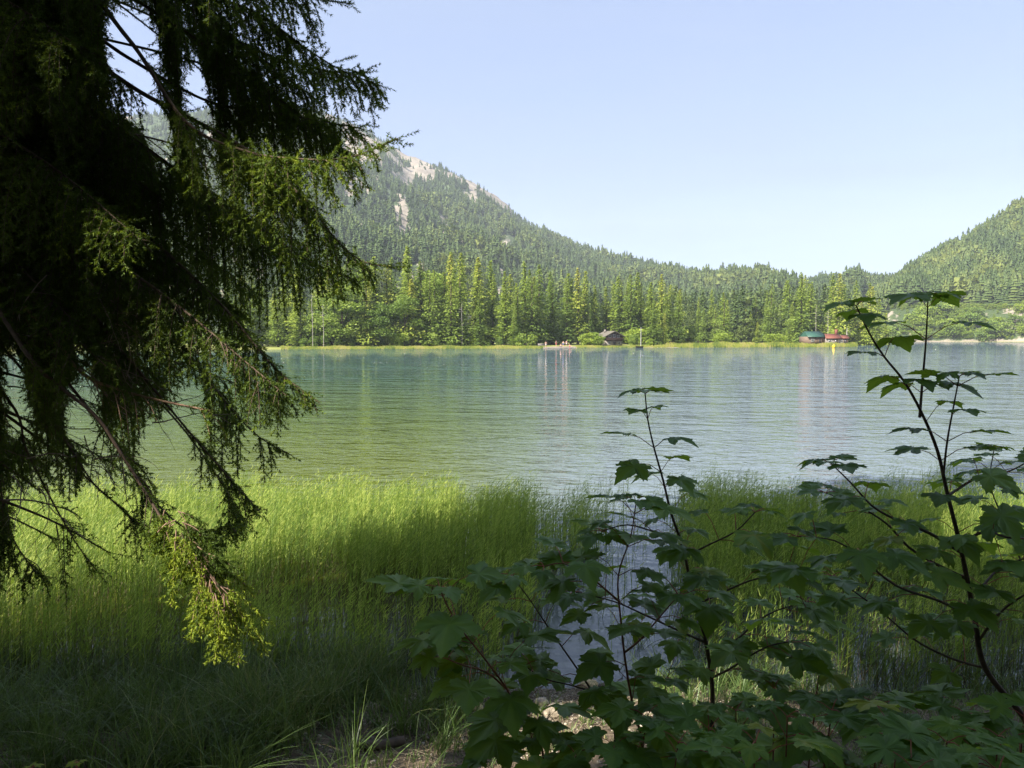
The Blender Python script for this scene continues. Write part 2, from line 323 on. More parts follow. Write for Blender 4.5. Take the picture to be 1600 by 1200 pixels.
mount_sheet('mountain', np.concatenate([np.arange(-1500, -200, 60), np.arange(-200, 1500, 6)]), l_rs, mount_z, lambda px, r: max(rock_mask(px, l_s(px, r)), smallrock(px, l_s(px, r))))
def hfoot(px): return float(np.interp(px, [1338, 1390, 1400, 1700, 2600, 7000], [489, 511, 513, 500, 420, 300]))
def hill_z(px, r):
    r0 = hfoot(px); rb = r0 + 55
    zb = elev_z(px, float(interp(B_R, px)), rb); rr = float(interp(R_R, px)); zr = elev_z(px, float(interp(E_R, px)), rr)
    q = fnoise(px * .02, r * .02, 1.1, 4)
    if r < rb: s = max(0, (r - r0 - 4) / (rb - r0 - 4)); z = zb * s ** .75 + 3 * q * min(1, s * 3) * (1 - s)
    elif r <= rr: s = (r - rb) / (rr - rb); z = zb + (zr - zb) * s ** 1.2 + 10 * q * s * (1 - s)
    else: z = zr * max(0, 1 - (r - rr) / 500)
    return z - (1.5 if r < r0 + 4 else 0)
def hill_rock(px, r):
    r0 = hfoot(px); s = (r - r0) / 55
    if s > 1.1: return 0
    if s < .08: return .7
    n = fnoise(px * .035, r * .04, 6.6, 3)
    e = (.55 if (1384 < px < 1425 and .5 < s < .9) else 0) + (1.1 if (px > 1530 and .35 < s < .95) else 0)
    return max(0, min(1, .2 + e * .33 + n * .9)) if e else max(0, .15 + .5 * n)
def r_rs(px):
    r0 = hfoot(px); rr = float(interp(R_R, px)); return np.concatenate([np.linspace(r0 - 10, r0 + 60, 26), np.linspace(r0 + 66, rr, 50), np.linspace(rr + 15, rr + 500, 8)])
mount_sheet('hill', np.concatenate([np.arange(1338, 1800, 4), np.arange(1800, 4200, 60)]), r_rs, hill_z, hill_rock)

# ------------------------------------------------------------------ far woods on the slopes (one mass each)
def quads_at(C, U, Vv):
    n = len(C); P = np.stack([C - U, C + Vv, C + U, C - Vv], 1).reshape(-1, 3); return P, np.arange(4 * n).reshape(-1, 4)
def spruce_crown(h, R, seed, base=.05, droop=.35, cl=.34, per=13, sparse=1.0):
    rng = np.random.default_rng(seed); C = []; U = []; Vv = []; T = []
    z = h * base; lean = rng.normal(0, .01, 2)
    k0 = rng.random() * 6
    while z < h * .985:
        t = z / h; r = R * (1 - t) ** .72 * (.82 + .25 * sin(t * 19 + k0)) * rng.uniform(.85, 1.1) + .005 * h
        nb = max(3, int((7 + 3 * (1 - t)) * sparse))
        for j in range(nb):
            if rng.random() < .08: continue
            a = 2 * pi * (j + rng.random()) / nb; L_ = r * rng.uniform(.55, 1.22)
            n = max(2, int(per * L_ / R)); s = (np.arange(n) + rng.random(n)) / n
            lat = rng.normal(0, .22, n) * L_ * (1 - s * .5)
            d = np.array([cos(a), sin(a)]); e = np.array([-sin(a), cos(a)])
            x = d[0] * s * L_ + e[0] * lat; y = d[1] * s * L_ + e[1] * lat
            zz = z - droop * L_ * s * (1.1 - .6 * s) - .25 * np.abs(lat) + rng.normal(0, .0036 * h, n)
            C.append(np.stack([x + lean[0] * z, y + lean[1] * z, zz], 1))
            sz = cl * rng.uniform(.6, 1.4, n) * (.6 + .4 * (1 - t))
            U.append(np.stack([d[0] * sz * 1.1, d[1] * sz * 1.1, -sz * rng.uniform(.2, 1.0, n)], 1))
            ww = sz * rng.uniform(.5, .9, n)
            Vv.append(np.stack([e[0] * ww, e[1] * ww, rng.normal(0, .5, n) * ww], 1))
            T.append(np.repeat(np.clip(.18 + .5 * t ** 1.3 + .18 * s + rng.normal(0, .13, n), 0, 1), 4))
        z += h * (.016 if h > 2 else .034) * (1.25 - .6 * t) * rng.uniform(.7, 1.3)
    m = MB(); V, F = quads_at(np.vstack(C), np.vstack(U), np.vstack(Vv)); m.add(V, F, np.concatenate(T)); return m
def broad_crown(h, R, seed, n=6500, leaf=.26, z0=.12):
    rng = np.random.default_rng(seed); m = MB()
    nl = int(16 + rng.integers(0, 10)); lobes = []
    for _ in range(nl):
        zz = rng.uniform(z0 + .08, .93); rr = R * sqrt(max(.05, 1 - ((zz - .5) / .52) ** 2)) * rng.uniform(.35, .75); a = rng.random() * 6.28
        lobes.append((cos(a) * rr, sin(a) * rr, zz * h, R * rng.uniform(.28, .5)))
    lobes.append((0, 0, h * .86, R * .45))
    C = []; T = []
    for (x, y, z, r) in lobes:
        k = n // nl; d = rng.normal(size=(k, 3)); d /= np.linalg.norm(d, axis=1)[:, None]; d[:, 2] = np.where(d[:, 2] < -.5, -d[:, 2], d[:, 2])
        q = r * (rng.uniform(.5, 1.08, k)); C.append(np.array([x, y, z]) + d * q[:, None] * np.array([1, 1, .85])); T.append(np.clip(rng.uniform(.25, .65) + .1 * d[:, 2] + rng.normal(0, .13, k), 0, 1))
    C = np.vstack(C); n = len(C); U = rng.normal(size=(n, 3)); U *= (leaf * rng.uniform(.6, 1.4, n) / np.linalg.norm(U, axis=1))[:, None]
    W_ = rng.normal(size=(n, 3)); Vv = np.cross(U, W_); Vv *= (leaf * .8 / np.linalg.norm(Vv, axis=1))[:, None]
    V, F = quads_at(C, U, Vv); m.add(V, F, np.repeat(np.concatenate(T), 4)); return m, lobes
def cheap_conifer(rng, broad=False):
    """unit-height ragged conifer (or rounded crown) of loose triangles"""
    V = []; 
    if not broad:
        nl = 11
        for l in range(nl):
            z = .1 + .86 * l / nl; r = .17 * (1 - l / nl) ** .8 + .012; k = 6 if l < 8 else 4
            for j in range(k):
                a = 2 * pi * (j + rng.random()) / k; rr = r * rng.uniform(.7, 1.25); w = .55 * rr + .012
                c, s_ = cos(a), sin(a); top = z + .10 + .02 * rng.random()
                V += [(0, 0, top), (c * rr - s_ * w, s_ * rr + c * w, z - .03 * rng.random()), (c * rr + s_ * w, s_ * rr - c * w, z - .03 * rng.random())]
        V += [(-.012, 0, .9), (.012, 0, .9), (0, 0, 1.0)]
    else:
        for j in range(70):
            d = rng.normal(size=3); d /= np.linalg.norm(d); p = d * np.array([.27, .27, .38]) * rng.uniform(.7, 1) + np.array([0, 0, .6])
            u = rng.normal(size=3) * .09; v = rng.normal(size=3) * .09
            V += [tuple(p + u), tuple(p + v), tuple(p - u * .6 - v * .6)]
    return np.array(V, float)
proto = [cheap_conifer(RNG) for _ in range(8)] + [cheap_conifer(RNG, True) for _ in range(4)]
def unit_crown(seed, sp_=True):
    if sp_: mb_ = spruce_crown(1, .17, seed, base=.04, droop=.35, cl=.030, per=5, sparse=.75)
    else: mb_ = broad_crown(1, .32, seed, n=600, leaf=.035)[0]
    V = np.vstack(mb_.v); F = np.vstack(mb_.f4); T = np.vstack([V[F[:, [0, 1, 2]]].reshape(-1, 3), V[F[:, [0, 2, 3]]].reshape(-1, 3)]); return T
proto += [unit_crown(200 + q) for q in range(5)] + [unit_crown(210 + q, False) for q in range(3)]
def scatter_mass(name, label, pts, mat):
    """pts: (x, y, z, height, protoindex, tint)"""
    mb = MB()
    for (x, y, z, h, k, ti) in pts:
        P = proto[k]; a = RNG.random() * 6.28; R = np.array([[cos(a), -sin(a), 0], [sin(a), cos(a), 0], [0, 0, 1]])
        sx = h * RNG.uniform(.85, 1.25)
        V = (P * np.array([sx, sx, h])) @ R.T + np.array([x, y, z])
        n = len(P) // 3; tt = np.repeat(np.clip(ti + RNG.normal(0, .07, n), 0, 1), 3)
        mb.add(V, np.arange(n * 3).reshape(-1, 3), tt)
    return tag(mb.build(name, mat), label, 'woodland', kind='stuff')
pts = []
for _ in range(50000):
    px = RNG.uniform(-350, 1480); r0 = foot(px) + 60; rr = float(interp(R_L, px))
    s = RNG.random() ** .8 * 1.03
    r = r0 + s * (rr - r0)
    if s < .97 and fnoise(px * .03, s * 18, 5.5, 2) > .42 and RNG.random() < .75: continue
    if s < .97 and RNG.random() > .25 + .75 * (r / rr) : continue
    if px < 350 and RNG.random() < .5: continue
    rm = rock_mask(px, s); 
    if rm > .45 and RNG.random() < (.88 if px < 740 else .95): continue
    if smallrock(px, s) and RNG.random() < .8: continue
    an = math.atan((px - 800) / FPX); z = mount_z(px, r)
    q = fnoise(px * .012, r * .01, 2.2, 3)
    br = RNG.random() < .10 + .35 * max(0, q)
    h = (8.5 + 13 * RNG.random() ** 1.8 + 4 * q) * (.75 if rm > .3 else 1) * (1 if s < .9 else .8)
    pts.append((r * sin(an), r * cos(an), z - 1, h * (.8 if br else 1), (int(RNG.integers(17, 20)) if r < 480 else int(RNG.integers(8, 12))) if br else (int(RNG.integers(12, 17)) if r < 480 else int(RNG.integers(0, 8))), .42 + .35 * q + (.2 if br else 0) + RNG.normal(0, .08)))
scatter_mass('mountain_forest', 'mixed forest covering the slopes of the tall mountain and low ridge', pts, M_MOUNT)
pts = []
for _ in range(9000):
    px = RNG.uniform(1362, 2000); r0 = hfoot(px); rb = r0 + 58; rr = float(interp(R_R, px))
    s = RNG.random() * 1.02; r = rb + s * (rr - rb)
    if px > 1640 and RNG.random() < .6: continue
    if s < .03 and RNG.random() < .5: continue
    an = math.atan((px - 800) / FPX); q = fnoise(px * .02, r * .01, 5.2, 3)
    br = s > .03 and RNG.random() < .3 + .5 * q
    h = RNG.uniform(14, 23); pts.append((r * sin(an), r * cos(an), hill_z(px, r) - 1, h * (.8 if br else 1), int(RNG.integers(8, 12)) if br else int(RNG.integers(0, 8)), .55 + .4 * q + (.2 if br else 0) + RNG.normal(0, .08)))
scatter_mass('hillside_forest', 'dense green forest covering the steep hill at the right edge', pts, M_MOUNT)

# ------------------------------------------------------------------ far-shore trees: every tree a thing with trunk and crown
def mk_spruce(h, R, seed, **k):
    r = empty('spruce_tree'); m = MB(); m.tube([(0, 0, -.8), (0, 0, h * .3), (0, 0, h * .7), (0, 0, h * .98)], [h * .013, h * .010, h * .005, .02], 7, .5); m.build('trunk', M_BARK, r)
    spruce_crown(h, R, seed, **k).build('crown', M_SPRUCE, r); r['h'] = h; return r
def mk_broad(h, R, seed, name='broadleaf_tree', mat=None, **k):
    r = empty(name); cm, lobes = broad_crown(h, R, seed, **k); m = MB()
    m.tube([(0, 0, -.8), (.1, 0, h * .3), (0, .1, h * .75)], [h * .018, h * .012, h * .004], 7)
    for (x, y, z, q) in lobes[::2]: m.tube([(.05, 0, z * .5), (x * .5, y * .5, z * .78), (x, y, z)], [h * .008, h * .005, h * .001], 5)
    m.build('trunk', M_BARK, r); cm.build('crown', mat or M_BROAD, r); r['h'] = h; return r
SPR = [mk_spruce(28, 5.0, 11), mk_spruce(28, 4.4, 12, droop=.5), mk_spruce(28, 5.6, 13, base=.03), mk_spruce(28, 4.0, 14, base=.1, sparse=.85), mk_spruce(28, 5.0, 15, droop=.25)]
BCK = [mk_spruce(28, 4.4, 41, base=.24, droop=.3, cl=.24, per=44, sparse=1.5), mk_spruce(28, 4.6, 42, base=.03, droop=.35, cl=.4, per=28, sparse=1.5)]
BRD = [mk_broad(20, 6.2, 21), mk_broad(20, 5.2, 22), mk_broad(20, 6.8, 23)]
used = set()
def plant(protos, k, x, y, h, label, cat, group, wid=1.0):
    p = protos[k]
    o = p if p.name not in used else copy_tree(p)
    used.add(p.name); s = h / p['h']
    o.location = (x, y, ground_z(x, y) if y < 300 and False else gz(x, y)); o.rotation_euler = (0, 0, RNG.random() * 6.28); o.scale = (s * wid, s * wid, s)
    tag(o, label, cat, group); return o
def gz(x, y):
    z = ground_z(x, y); px = 800 + FPX * x / y if y > 1 else 0; r = sqrt(x * x + y * y)
    if y > 100:
        if px < 1440: z = max(z, mount_z(px, r))
        if px > 1345 and r > 440: z = max(z, hill_z(px, r))
    return z
ENV = [(-400, 400), (300, 410), (440, 438), (470, 420), (510, 405), (560, 385), (600, 398), (640, 384), (680, 400), (705, 397), (745, 402), (775, 405), (800, 418), (845, 412), (880, 425), (905, 418), (940, 436), (985, 428), (1030, 428), (1060, 442), (1082, 462), (1130, 456), (1165, 468), (1200, 440), (1250, 428), (1285, 440), (1310, 428), (1345, 440), (1372, 462), (1386, 490)]
def zone(px):
    if px < 440: return 'left of the beach, seen through the hanging spruce boughs'
    if px < 600: return 'at the left end of the far shore beside the near spruce boughs'
    if px < 720: return 'in the far shore wood left of the pale snag'
    if px < 850: return 'on the far shore between the pale snag and the beach'
    if px < 940: return 'behind the bathing beach left of the chalet'
    if px < 1075: return 'behind the dark chalet and the white pole'
    if px < 1190: return 'in the lower gap of the wood right of the chalet'
    if px < 1250: return 'left of the green roofed hut'
    return 'behind the green and red roofed huts'
def far_tree(px, py, r, kind, wid=1.0):
    an = math.atan((px - 800) / FPX); x, y = r * sin(an), r * cos(an); z = gz(x, y); h = elev_z(px, py, r) - z
    if kind == 'b': h *= .82
    if kind == 's':
        k = int(RNG.integers(0, 5)); tall = 'tall ' if h > 21 else 'shorter '
        return plant(SPR, k, x, y, h, tall + 'pointed spruce ' + zone(px), 'tree', 'spruces ' + zone(px), wid)
    k = int(RNG.integers(0, 3)); return plant(BRD, k, x, y, h, 'rounded leafy tree ' + zone(px), 'tree', 'leafy trees ' + zone(px), wid)
for row, (dr, n, lo, hi) in enumerate([(13, 40, 22, 75), (25, 46, 6, 34), (38, 46, -4, 22)]):
    for i in range(n):
        px = 360 + (1385 - 360) * (i + RNG.uniform(-.35, .35)) / (n - 1)
        if 1060 < px < 1330 and row == 0: dr2 = dr + 45
        elif 1060 < px < 1400: dr2 = dr + 42
        else: dr2 = dr
        if 835 < px < 1005 and row < 2: dr2 += 15
        py = float(interp(ENV, px)) - 5 + RNG.uniform(lo, hi)
        if px > 1386: continue
        if 934 < px < 990 and row == 0: continue
        br = RNG.random() < (.14 if row == 0 else .03) and px < 1240
        if 560 < px < 700 and row < 2 and RNG.random() < .12: br = True
        far_tree(px, py, float(interp(R_FAR, min(px, 1330))) + dr2 + RNG.uniform(-4, 4), 'b' if br else 's', RNG.uniform(1.15, 1.7))
for px in (250, 180, 90, 20, -60, 320): far_tree(px, 415 + RNG.uniform(-15, 25), float(interp(R_FAR, px)) + 22, 's')
for px, py in ((560, 384), (640, 383), (703, 396), (748, 400), (842, 411), (903, 417), (985, 427), (1033, 427), (1130, 455), (1250, 424), (1308, 426), (1357, 446)): far_tree(px, py, float(interp(R_FAR, min(px, 1330))) + (32 if px < 1060 else 48), 's', 1.3)
# ------------------------------------------------------------------ shrubs, snags and small things of the far shore
BSH = [mk_broad(4, 2.6, 31, 'shrub', M_BUSH, n=1500, leaf=.2, z0=.0), mk_broad(4, 3.0, 32, 'shrub', M_BUSH, n=1500, leaf=.2, z0=.0)]
GSH = [mk_broad(5, 2.6, 33, 'shrub', M_BROAD, n=1500, leaf=.24, z0=.0), mk_broad(5, 3.2, 34, 'shrub', M_BROAD, n=1500, leaf=.24, z0=.0)]
def shrub(P, px, dr, h, label, group=None, wid=1.0, r=None):
    r = r or float(interp(R_FAR, px)) + dr; an = math.atan((px - 800) / FPX)
    plant(P, int(RNG.integers(0, 2)), r * sin(an), r * cos(an), h, label, 'shrub', group, wid)
shrub(BSH, 917, 9, 3.2, 'bright yellow green shrub between the beach and the chalet', None, 1.2)
shrub(BSH, 935, 8, 2.3, 'low pale green shrub just left of the chalet front', None, 1.3)
shrub(BSH, 993, 22, 4.2, 'yellow green shrub behind the white pole beside the chalet', None, 1.3)
shrub(GSH, 986, 8, 2.2, 'small dark green shrub right of the chalet wall')
shrub(BSH, 1127, 40, 3.2, 'round pale green shrub on the meadow left of the huts', None, 1.4)
shrub(BSH, 1210, 36, 3.0, 'bright green shrub on the meadow near the green roofed hut', None, 1.8)
shrub(BSH, 622, 8, 3.0, 'pale shrub at the foot of the wood left of the snag', None, 1.2)
for i in range(30):
    px = 470 + i * 21 + RNG.uniform(-7, 7)
    if 840 < px < 900 or 930 < px < 990: continue
    if px > 1050: shrub(GSH, px, 42, RNG.uniform(3, 6), 'low green shrub along the meadow edge right of the chalet', 'shrubs along the meadow edge')
    else: shrub(GSH if RNG.random() < .6 else BSH, px, RNG.uniform(8, 12), RNG.uniform(1.6, 3.6), 'green shrub at the foot of the far shore wood', 'shrubs at the foot of the far wood')
for i in range(110):
    px = 1386 + 300 * RNG.random(); r0 = float(interp(R_FAR, px)) if px > 1390 else 485; s = RNG.uniform(.08, .85)
    if (1384 < px < 1430 and s > .45) or (px > 1525 and s > .38 and RNG.random() < .92): continue
    shrub(GSH if RNG.random() < .6 else BSH, px, 0, RNG.uniform(3, 9), 'green bush on the rocky scrub slope above the right shore', 'bushes on the right shore slope', 1.4, r0 + 55 * s)
pts = []
for _ in range(2600):
    px = RNG.uniform(1345, 1720); s = RNG.uniform(.1, 1.08); r = hfoot(px) + 55 * s; an = math.atan((px - 800) / FPX)
    if (hill_rock(px, r) > .3 or (px > 1530 and .35 < s < .95) or (1384 < px < 1428 and .45 < s < .92)) and RNG.random() < .88: continue
    pts.append((r * sin(an), r * cos(an), hill_z(px, r) - .5, RNG.uniform(1.0, 3.0) * (1.5 if s > .9 else 1), int(RNG.integers(17, 20)), RNG.uniform(.35, 1)))
scatter_mass('hillside_scrub', 'rough yellow green scrub covering the bank above the right shore', pts, M_BROAD)['category'] = 'scrub'
def pole_tree(px, dr, py0, py1, label, name='dead_tree', rad=.065):
    r = float(interp(R_FAR, min(px, 1330))) + dr; an = math.atan((px - 800) / FPX); x, y = r * sin(an), r * cos(an)
    z1 = elev_z(px, py0, r); z0 = gz(x, y) - .5
    o = empty(name, (x, y, z0)); m = MB(); h = z1 - z0; P = [(0, 0, 0), (.1, 0, h * .4), (-.05, 0, h * .75), (.05, 0, h)]
    m.tube(P, [rad * 1.2, rad, rad * .8, rad * .3], 7); m.build('trunk', M_PALE, o)
    m = MB()
    for k in range(9):
        zz = h * RNG.uniform(.5, .97); a = RNG.random() * 6.28; l = RNG.uniform(.5, 1.6); m.tube([(0, 0, zz), (cos(a) * l, sin(a) * l, zz - .2)], [.04, .01], 4)
    m.build('branches', M_PALE, o); tag(o, label, 'tree'); return o
pole_tree(722, 10, 470, 540, 'pale broken topped snag standing before the dark wood')
pole_tree(506, 6, 474, 540, 'slender white stemmed dead tree nearest the near spruce bough')
pole_tree(489, 9, 455, 540, 'grey bare stem left of the slender white dead tree')
pole_tree(1273, 38, 476, 530, 'pale bare stem rising behind the green roofed hut')
pole_tree(1292, 40, 482, 530, 'thin pale bare stem between the two huts')
pole_tree(1322, 26, 512, 530, 'short white post right of the red roofed hut', 'post', .18)

M_LOG = plain('dark_log', (.06, .035, .028), .8, 5, .4, .3, stretch=(1, 1, 6)); M_ROOF = plain('shingle_roof', (.13, .115, .09), .85, 6, .35, .4)
M_WHITE = plain('white_paint', (.5, .48, .45), .6, 4, .1, 0); M_GLASS = plain('dark_glass', (.03, .035, .04), .1, 2, .2, 0, .6)
M_GREENR = plain('green_roof', (.03, .085, .06), .5, 5, .2, .1); M_REDR = plain('red_tile', (.17, .06, .04), .7, 6, .25, .3); M_WOOD = plain('weathered_wood', (.16, .11, .08), .8, 8, .35, .3)
M_STONE = plain('plaster', (.24, .21, .18), .9, 3, .25, .1)
def prism(m, prof, y0, y1, t=.5, mi=0):
    """extrude an x-z profile from y0 to y1"""
    n = len(prof); V = [(x, y0, z) for x, z in prof] + [(x, y1, z) for x, z in prof]
    for i in range(n):
        j = (i + 1) % n; m.add([V[i], V[j], V[n + j], V[n + i]], [(0, 1, 2, 3)], t, mi)
    for off, rev in ((0, 0), (n, 1)):
        c = (sum(p[0] for p in prof) / n, y1 if off else y0, sum(p[1] for p in prof) / n)
        m.add([*V[off:off + n], c], [((i, (i + 1) % n, n) if rev else ((i + 1) % n, i, n)) for i in range(n)], t, mi)
def slabs(m, hw, eave, ridge, y0, y1, th=.18, over=.0):
    for s in (-1, 1):
        prism(m, [(0, ridge), (s * hw, eave), (s * hw, eave + th), (0, ridge + th)], y0, y1)
def window(par, x, y, z, w, h, door=False):
    m = MB(); e = .09
    for sx in (-1, 1): m.box((x + sx * (w / 2), y, z), (e, .12, h + e))
    for sz in (-1, 1): m.box((x, y - .005, z + sz * (h / 2)), (w + e, .12, e))
    m.box((x, y + .01, z), (.05, .08, h)); f = m.build('door' if door else 'window', M_WOOD if door else M_WHITE, par)
    g_ = MB(); g_.box((x, y + .035, z), (w, .03, h)); g_.build('pane', M_GLASS, f)
    return f
def chalet():
    r = 190 + 14; an = math.atan((959 - 800) / FPX); x, y = r * sin(an), r * cos(an)
    o = empty('chalet', (x, y, gz(x, y) + .2), radians(16)); o.scale = (.9, .9, .9); tag(o, 'dark timber chalet with shingle gable roof and white windows by the beach', 'chalet')
    hw = 2.9
    m = MB(); m.box((0, 3.6, .4), (5.8, 7.2, 1.9)); m.build('base', M_STONE, o)
    m = MB(); prism(m, [(-hw, 1.35), (hw, 1.35), (hw, 2.75), (0, 4.2), (-hw, 2.75)], -.05, 7.25); m.build('wall', M_LOG, o)
    m = MB(); slabs(m, hw + .9, 2.42, 4.28, -.9, 7.9); rf = m.build('roof', M_ROOF, o)
    m = MB(); m.box((-.9, 5, 4.4), (.5, .5, 1.0)); m.build('chimney', M_STONE, rf)
    for wx in (-1.45, 1.45): window(o, wx, -.13, 2.75, .85, .75)
    window(o, 0, -.13, 2.85, .7, 1.0)
    for wx in (-1.6, 1.7): window(o, wx, -.1, .55, .85, .8)
    window(o, .1, -.1, .35, .9, 1.3, True)
    m = MB(); m.box((0, -.55, 1.72), (5.9, 1.0, .12)); m.box((0, -1.02, 2.25), (5.9, .07, .09))
    for k in range(24): m.box((-2.9 + k * .252, -1.02, 1.99), (.14, .03, .45))
    m.build('balcony', M_LOG, o)
    for k in range(3): window(o, -1, -.1, -9, .01, .01) if False else None
chalet()
def hut(px, dr, w, hwall, hroof, dep, mat, label, rz, wallm, chim=False):
    r = float(interp(R_FAR, px)) + dr; an = math.atan((px - 800) / FPX); x, y = r * sin(an), r * cos(an)
    o = empty('hut', (x, y, gz(x, y)), rz); tag(o, label, 'hut')
    m = MB(); m.box((0, 0, hwall / 2), (w, dep, hwall)); m.build('wall', wallm, o)
    m = MB(); 
    for s in (-1, 1):
        V = [(-w / 2 - .4, s * (dep / 2 + .4), hwall - .15), (w / 2 + .4, s * (dep / 2 + .4), hwall - .15), (w / 2 - .1, 0, hwall + hroof), (-w / 2 + .1, 0, hwall + hroof)]
        V = V + [(a, b_, c_ + .14) for a, b_, c_ in V]
        m.add(V, [(0, 1, 2, 3), (7, 6, 5, 4), (0, 4, 5, 1), (1, 5, 6, 2), (2, 6, 7, 3), (3, 7, 4, 0)])
    for s in (-1, 1): m.add([(s * w / 2, -dep / 2, hwall), (s * w / 2, dep / 2, hwall), (s * (w / 2 - .1), 0, hwall + hroof)], [(0, 1, 2)])
    rf = m.build('roof', mat, o)
    if chim:
        m = MB(); m.box((w * .32, 0, hwall + hroof + .5), (.7, .7, 2.0)); m.build('chimney', M_REDR, rf)
    window(o, -w * .25, -dep / 2 - .05, hwall * .55, .9, .8); window(o, w * .2, -dep / 2 - .05, hwall * .45, .9, 1.5, True)
hut(1268, 22, 5.6, 2.5, 1.5, 5, M_GREENR, 'small hut with green hipped roof behind the far meadow', .15, M_WOOD)
hut(1298, 20, 4.2, 2.1, 1.2, 4, M_REDR, 'small hut with red tiled roof and chimney by the meadow', -.1, M_STONE, True)
hut(1316, 24, 2.6, 2.0, .9, 3, M_REDR, 'low dull red roofed shed beside the white post', -.3, M_WOOD)
# white flag pole, boat, buoy, beach, bathers
def spot(px, dr): r = float(interp(R_FAR, px)) + dr; an = math.atan((px - 800) / FPX); return r * sin(an), r * cos(an)
x, y = spot(1001, 3); m = MB(); m.tube([(0, 0, 0), (0, 0, 5.3)], [.09, .06], 8, cap=True); m.tube([(0, 0, 5.3), (0, 0, 5.42)], [.1, .1], 8, cap=True)
tag(m.build('flagpole', M_WHITE, loc=(x, y, .1)), 'slim white flagpole on the shore right of the chalet', 'flagpole')
x, y = spot(999, -2.5)
o = empty('rowing_boat', (x, y, 0), radians(12)); m = MB(); n = 14; V = []
for k in range(n):
    u = -1 + 2 * k / (n - 1); w = .72 * (1 - abs(u) ** 2.6) + .02; zt = .52 + .16 * u * u
    V += [(u * 1.9, -w, zt), (u * 1.7, -w * .6, -.05), (u * 1.7, w * .6, -.05), (u * 1.9, w, zt)]
m.add(V, [(4 * k + a, 4 * k + a + 1, 4 * k + a + 5, 4 * k + a + 4) for k in range(n - 1) for a in range(3)]); m.build('hull', M_LOG, o)
for k in (-1, 0, 1): m = MB(); m.box((k * .7, 0, .36), (.25, 1.0, .05)); m.build('seat', M_WOOD, o)
o.scale = (.62, .7, .7); tag(o, 'dark rowing boat moored below the white flagpole', 'boat')
M_YEL = plain('yellow_plastic', (.8, .55, .02), .4, 3, .05, 0)
x, y = spot(1302, -5); m = MB()
prof = [(0.0, .25), (.25, .42), (.55, .45), (.8, .3), (.95, .1), (1.15, .08)]
m.tube([(0, 0, z - .2) for z, _ in prof], [q for _, q in prof], 12, cap=True); tag(m.build('buoy', M_YEL, loc=(x, y, 0), smooth=True), 'yellow buoy floating off the meadow below the red hut', 'buoy')
M_SAND = plain('beach_gravel', (.22, .185, .145), .9, 1.5, .3, .2)
m = MB(); pt = []
for k in range(25):
    px = 846 + (902 - 846) * k / 24; e = sin(pi * k / 24) ** .5
    for dr in (-.9, 1.2, 3.2, 5 * e + .6): x, y = spot(px, dr); pt.append((x, y, ground_z(x, y) + .06))
m.add(pt, [(4 * k + a, 4 * k + 4 + a, 4 * k + 5 + a, 4 * k + 1 + a) for k in range(24) for a in range(3)]); tag(m.build('beach', M_SAND), kind='structure')
m = MB(); pt = []
for k in range(40):
    px = 940 + 120 * k / 39
    for dr in (-.9, .8, 2.0): x, y = spot(px, dr); pt.append((x, y, ground_z(x, y) + .06))
m.add(pt, [(3 * k + a, 3 * k + 3 + a, 3 * k + 4 + a, 3 * k + 1 + a) for k in range(39) for a in range(2)]); tag(m.build('path', M_SAND), kind='structure')
M_SKIN = plain('skin', (.55, .33, .24), .6, 3, .05, 0)
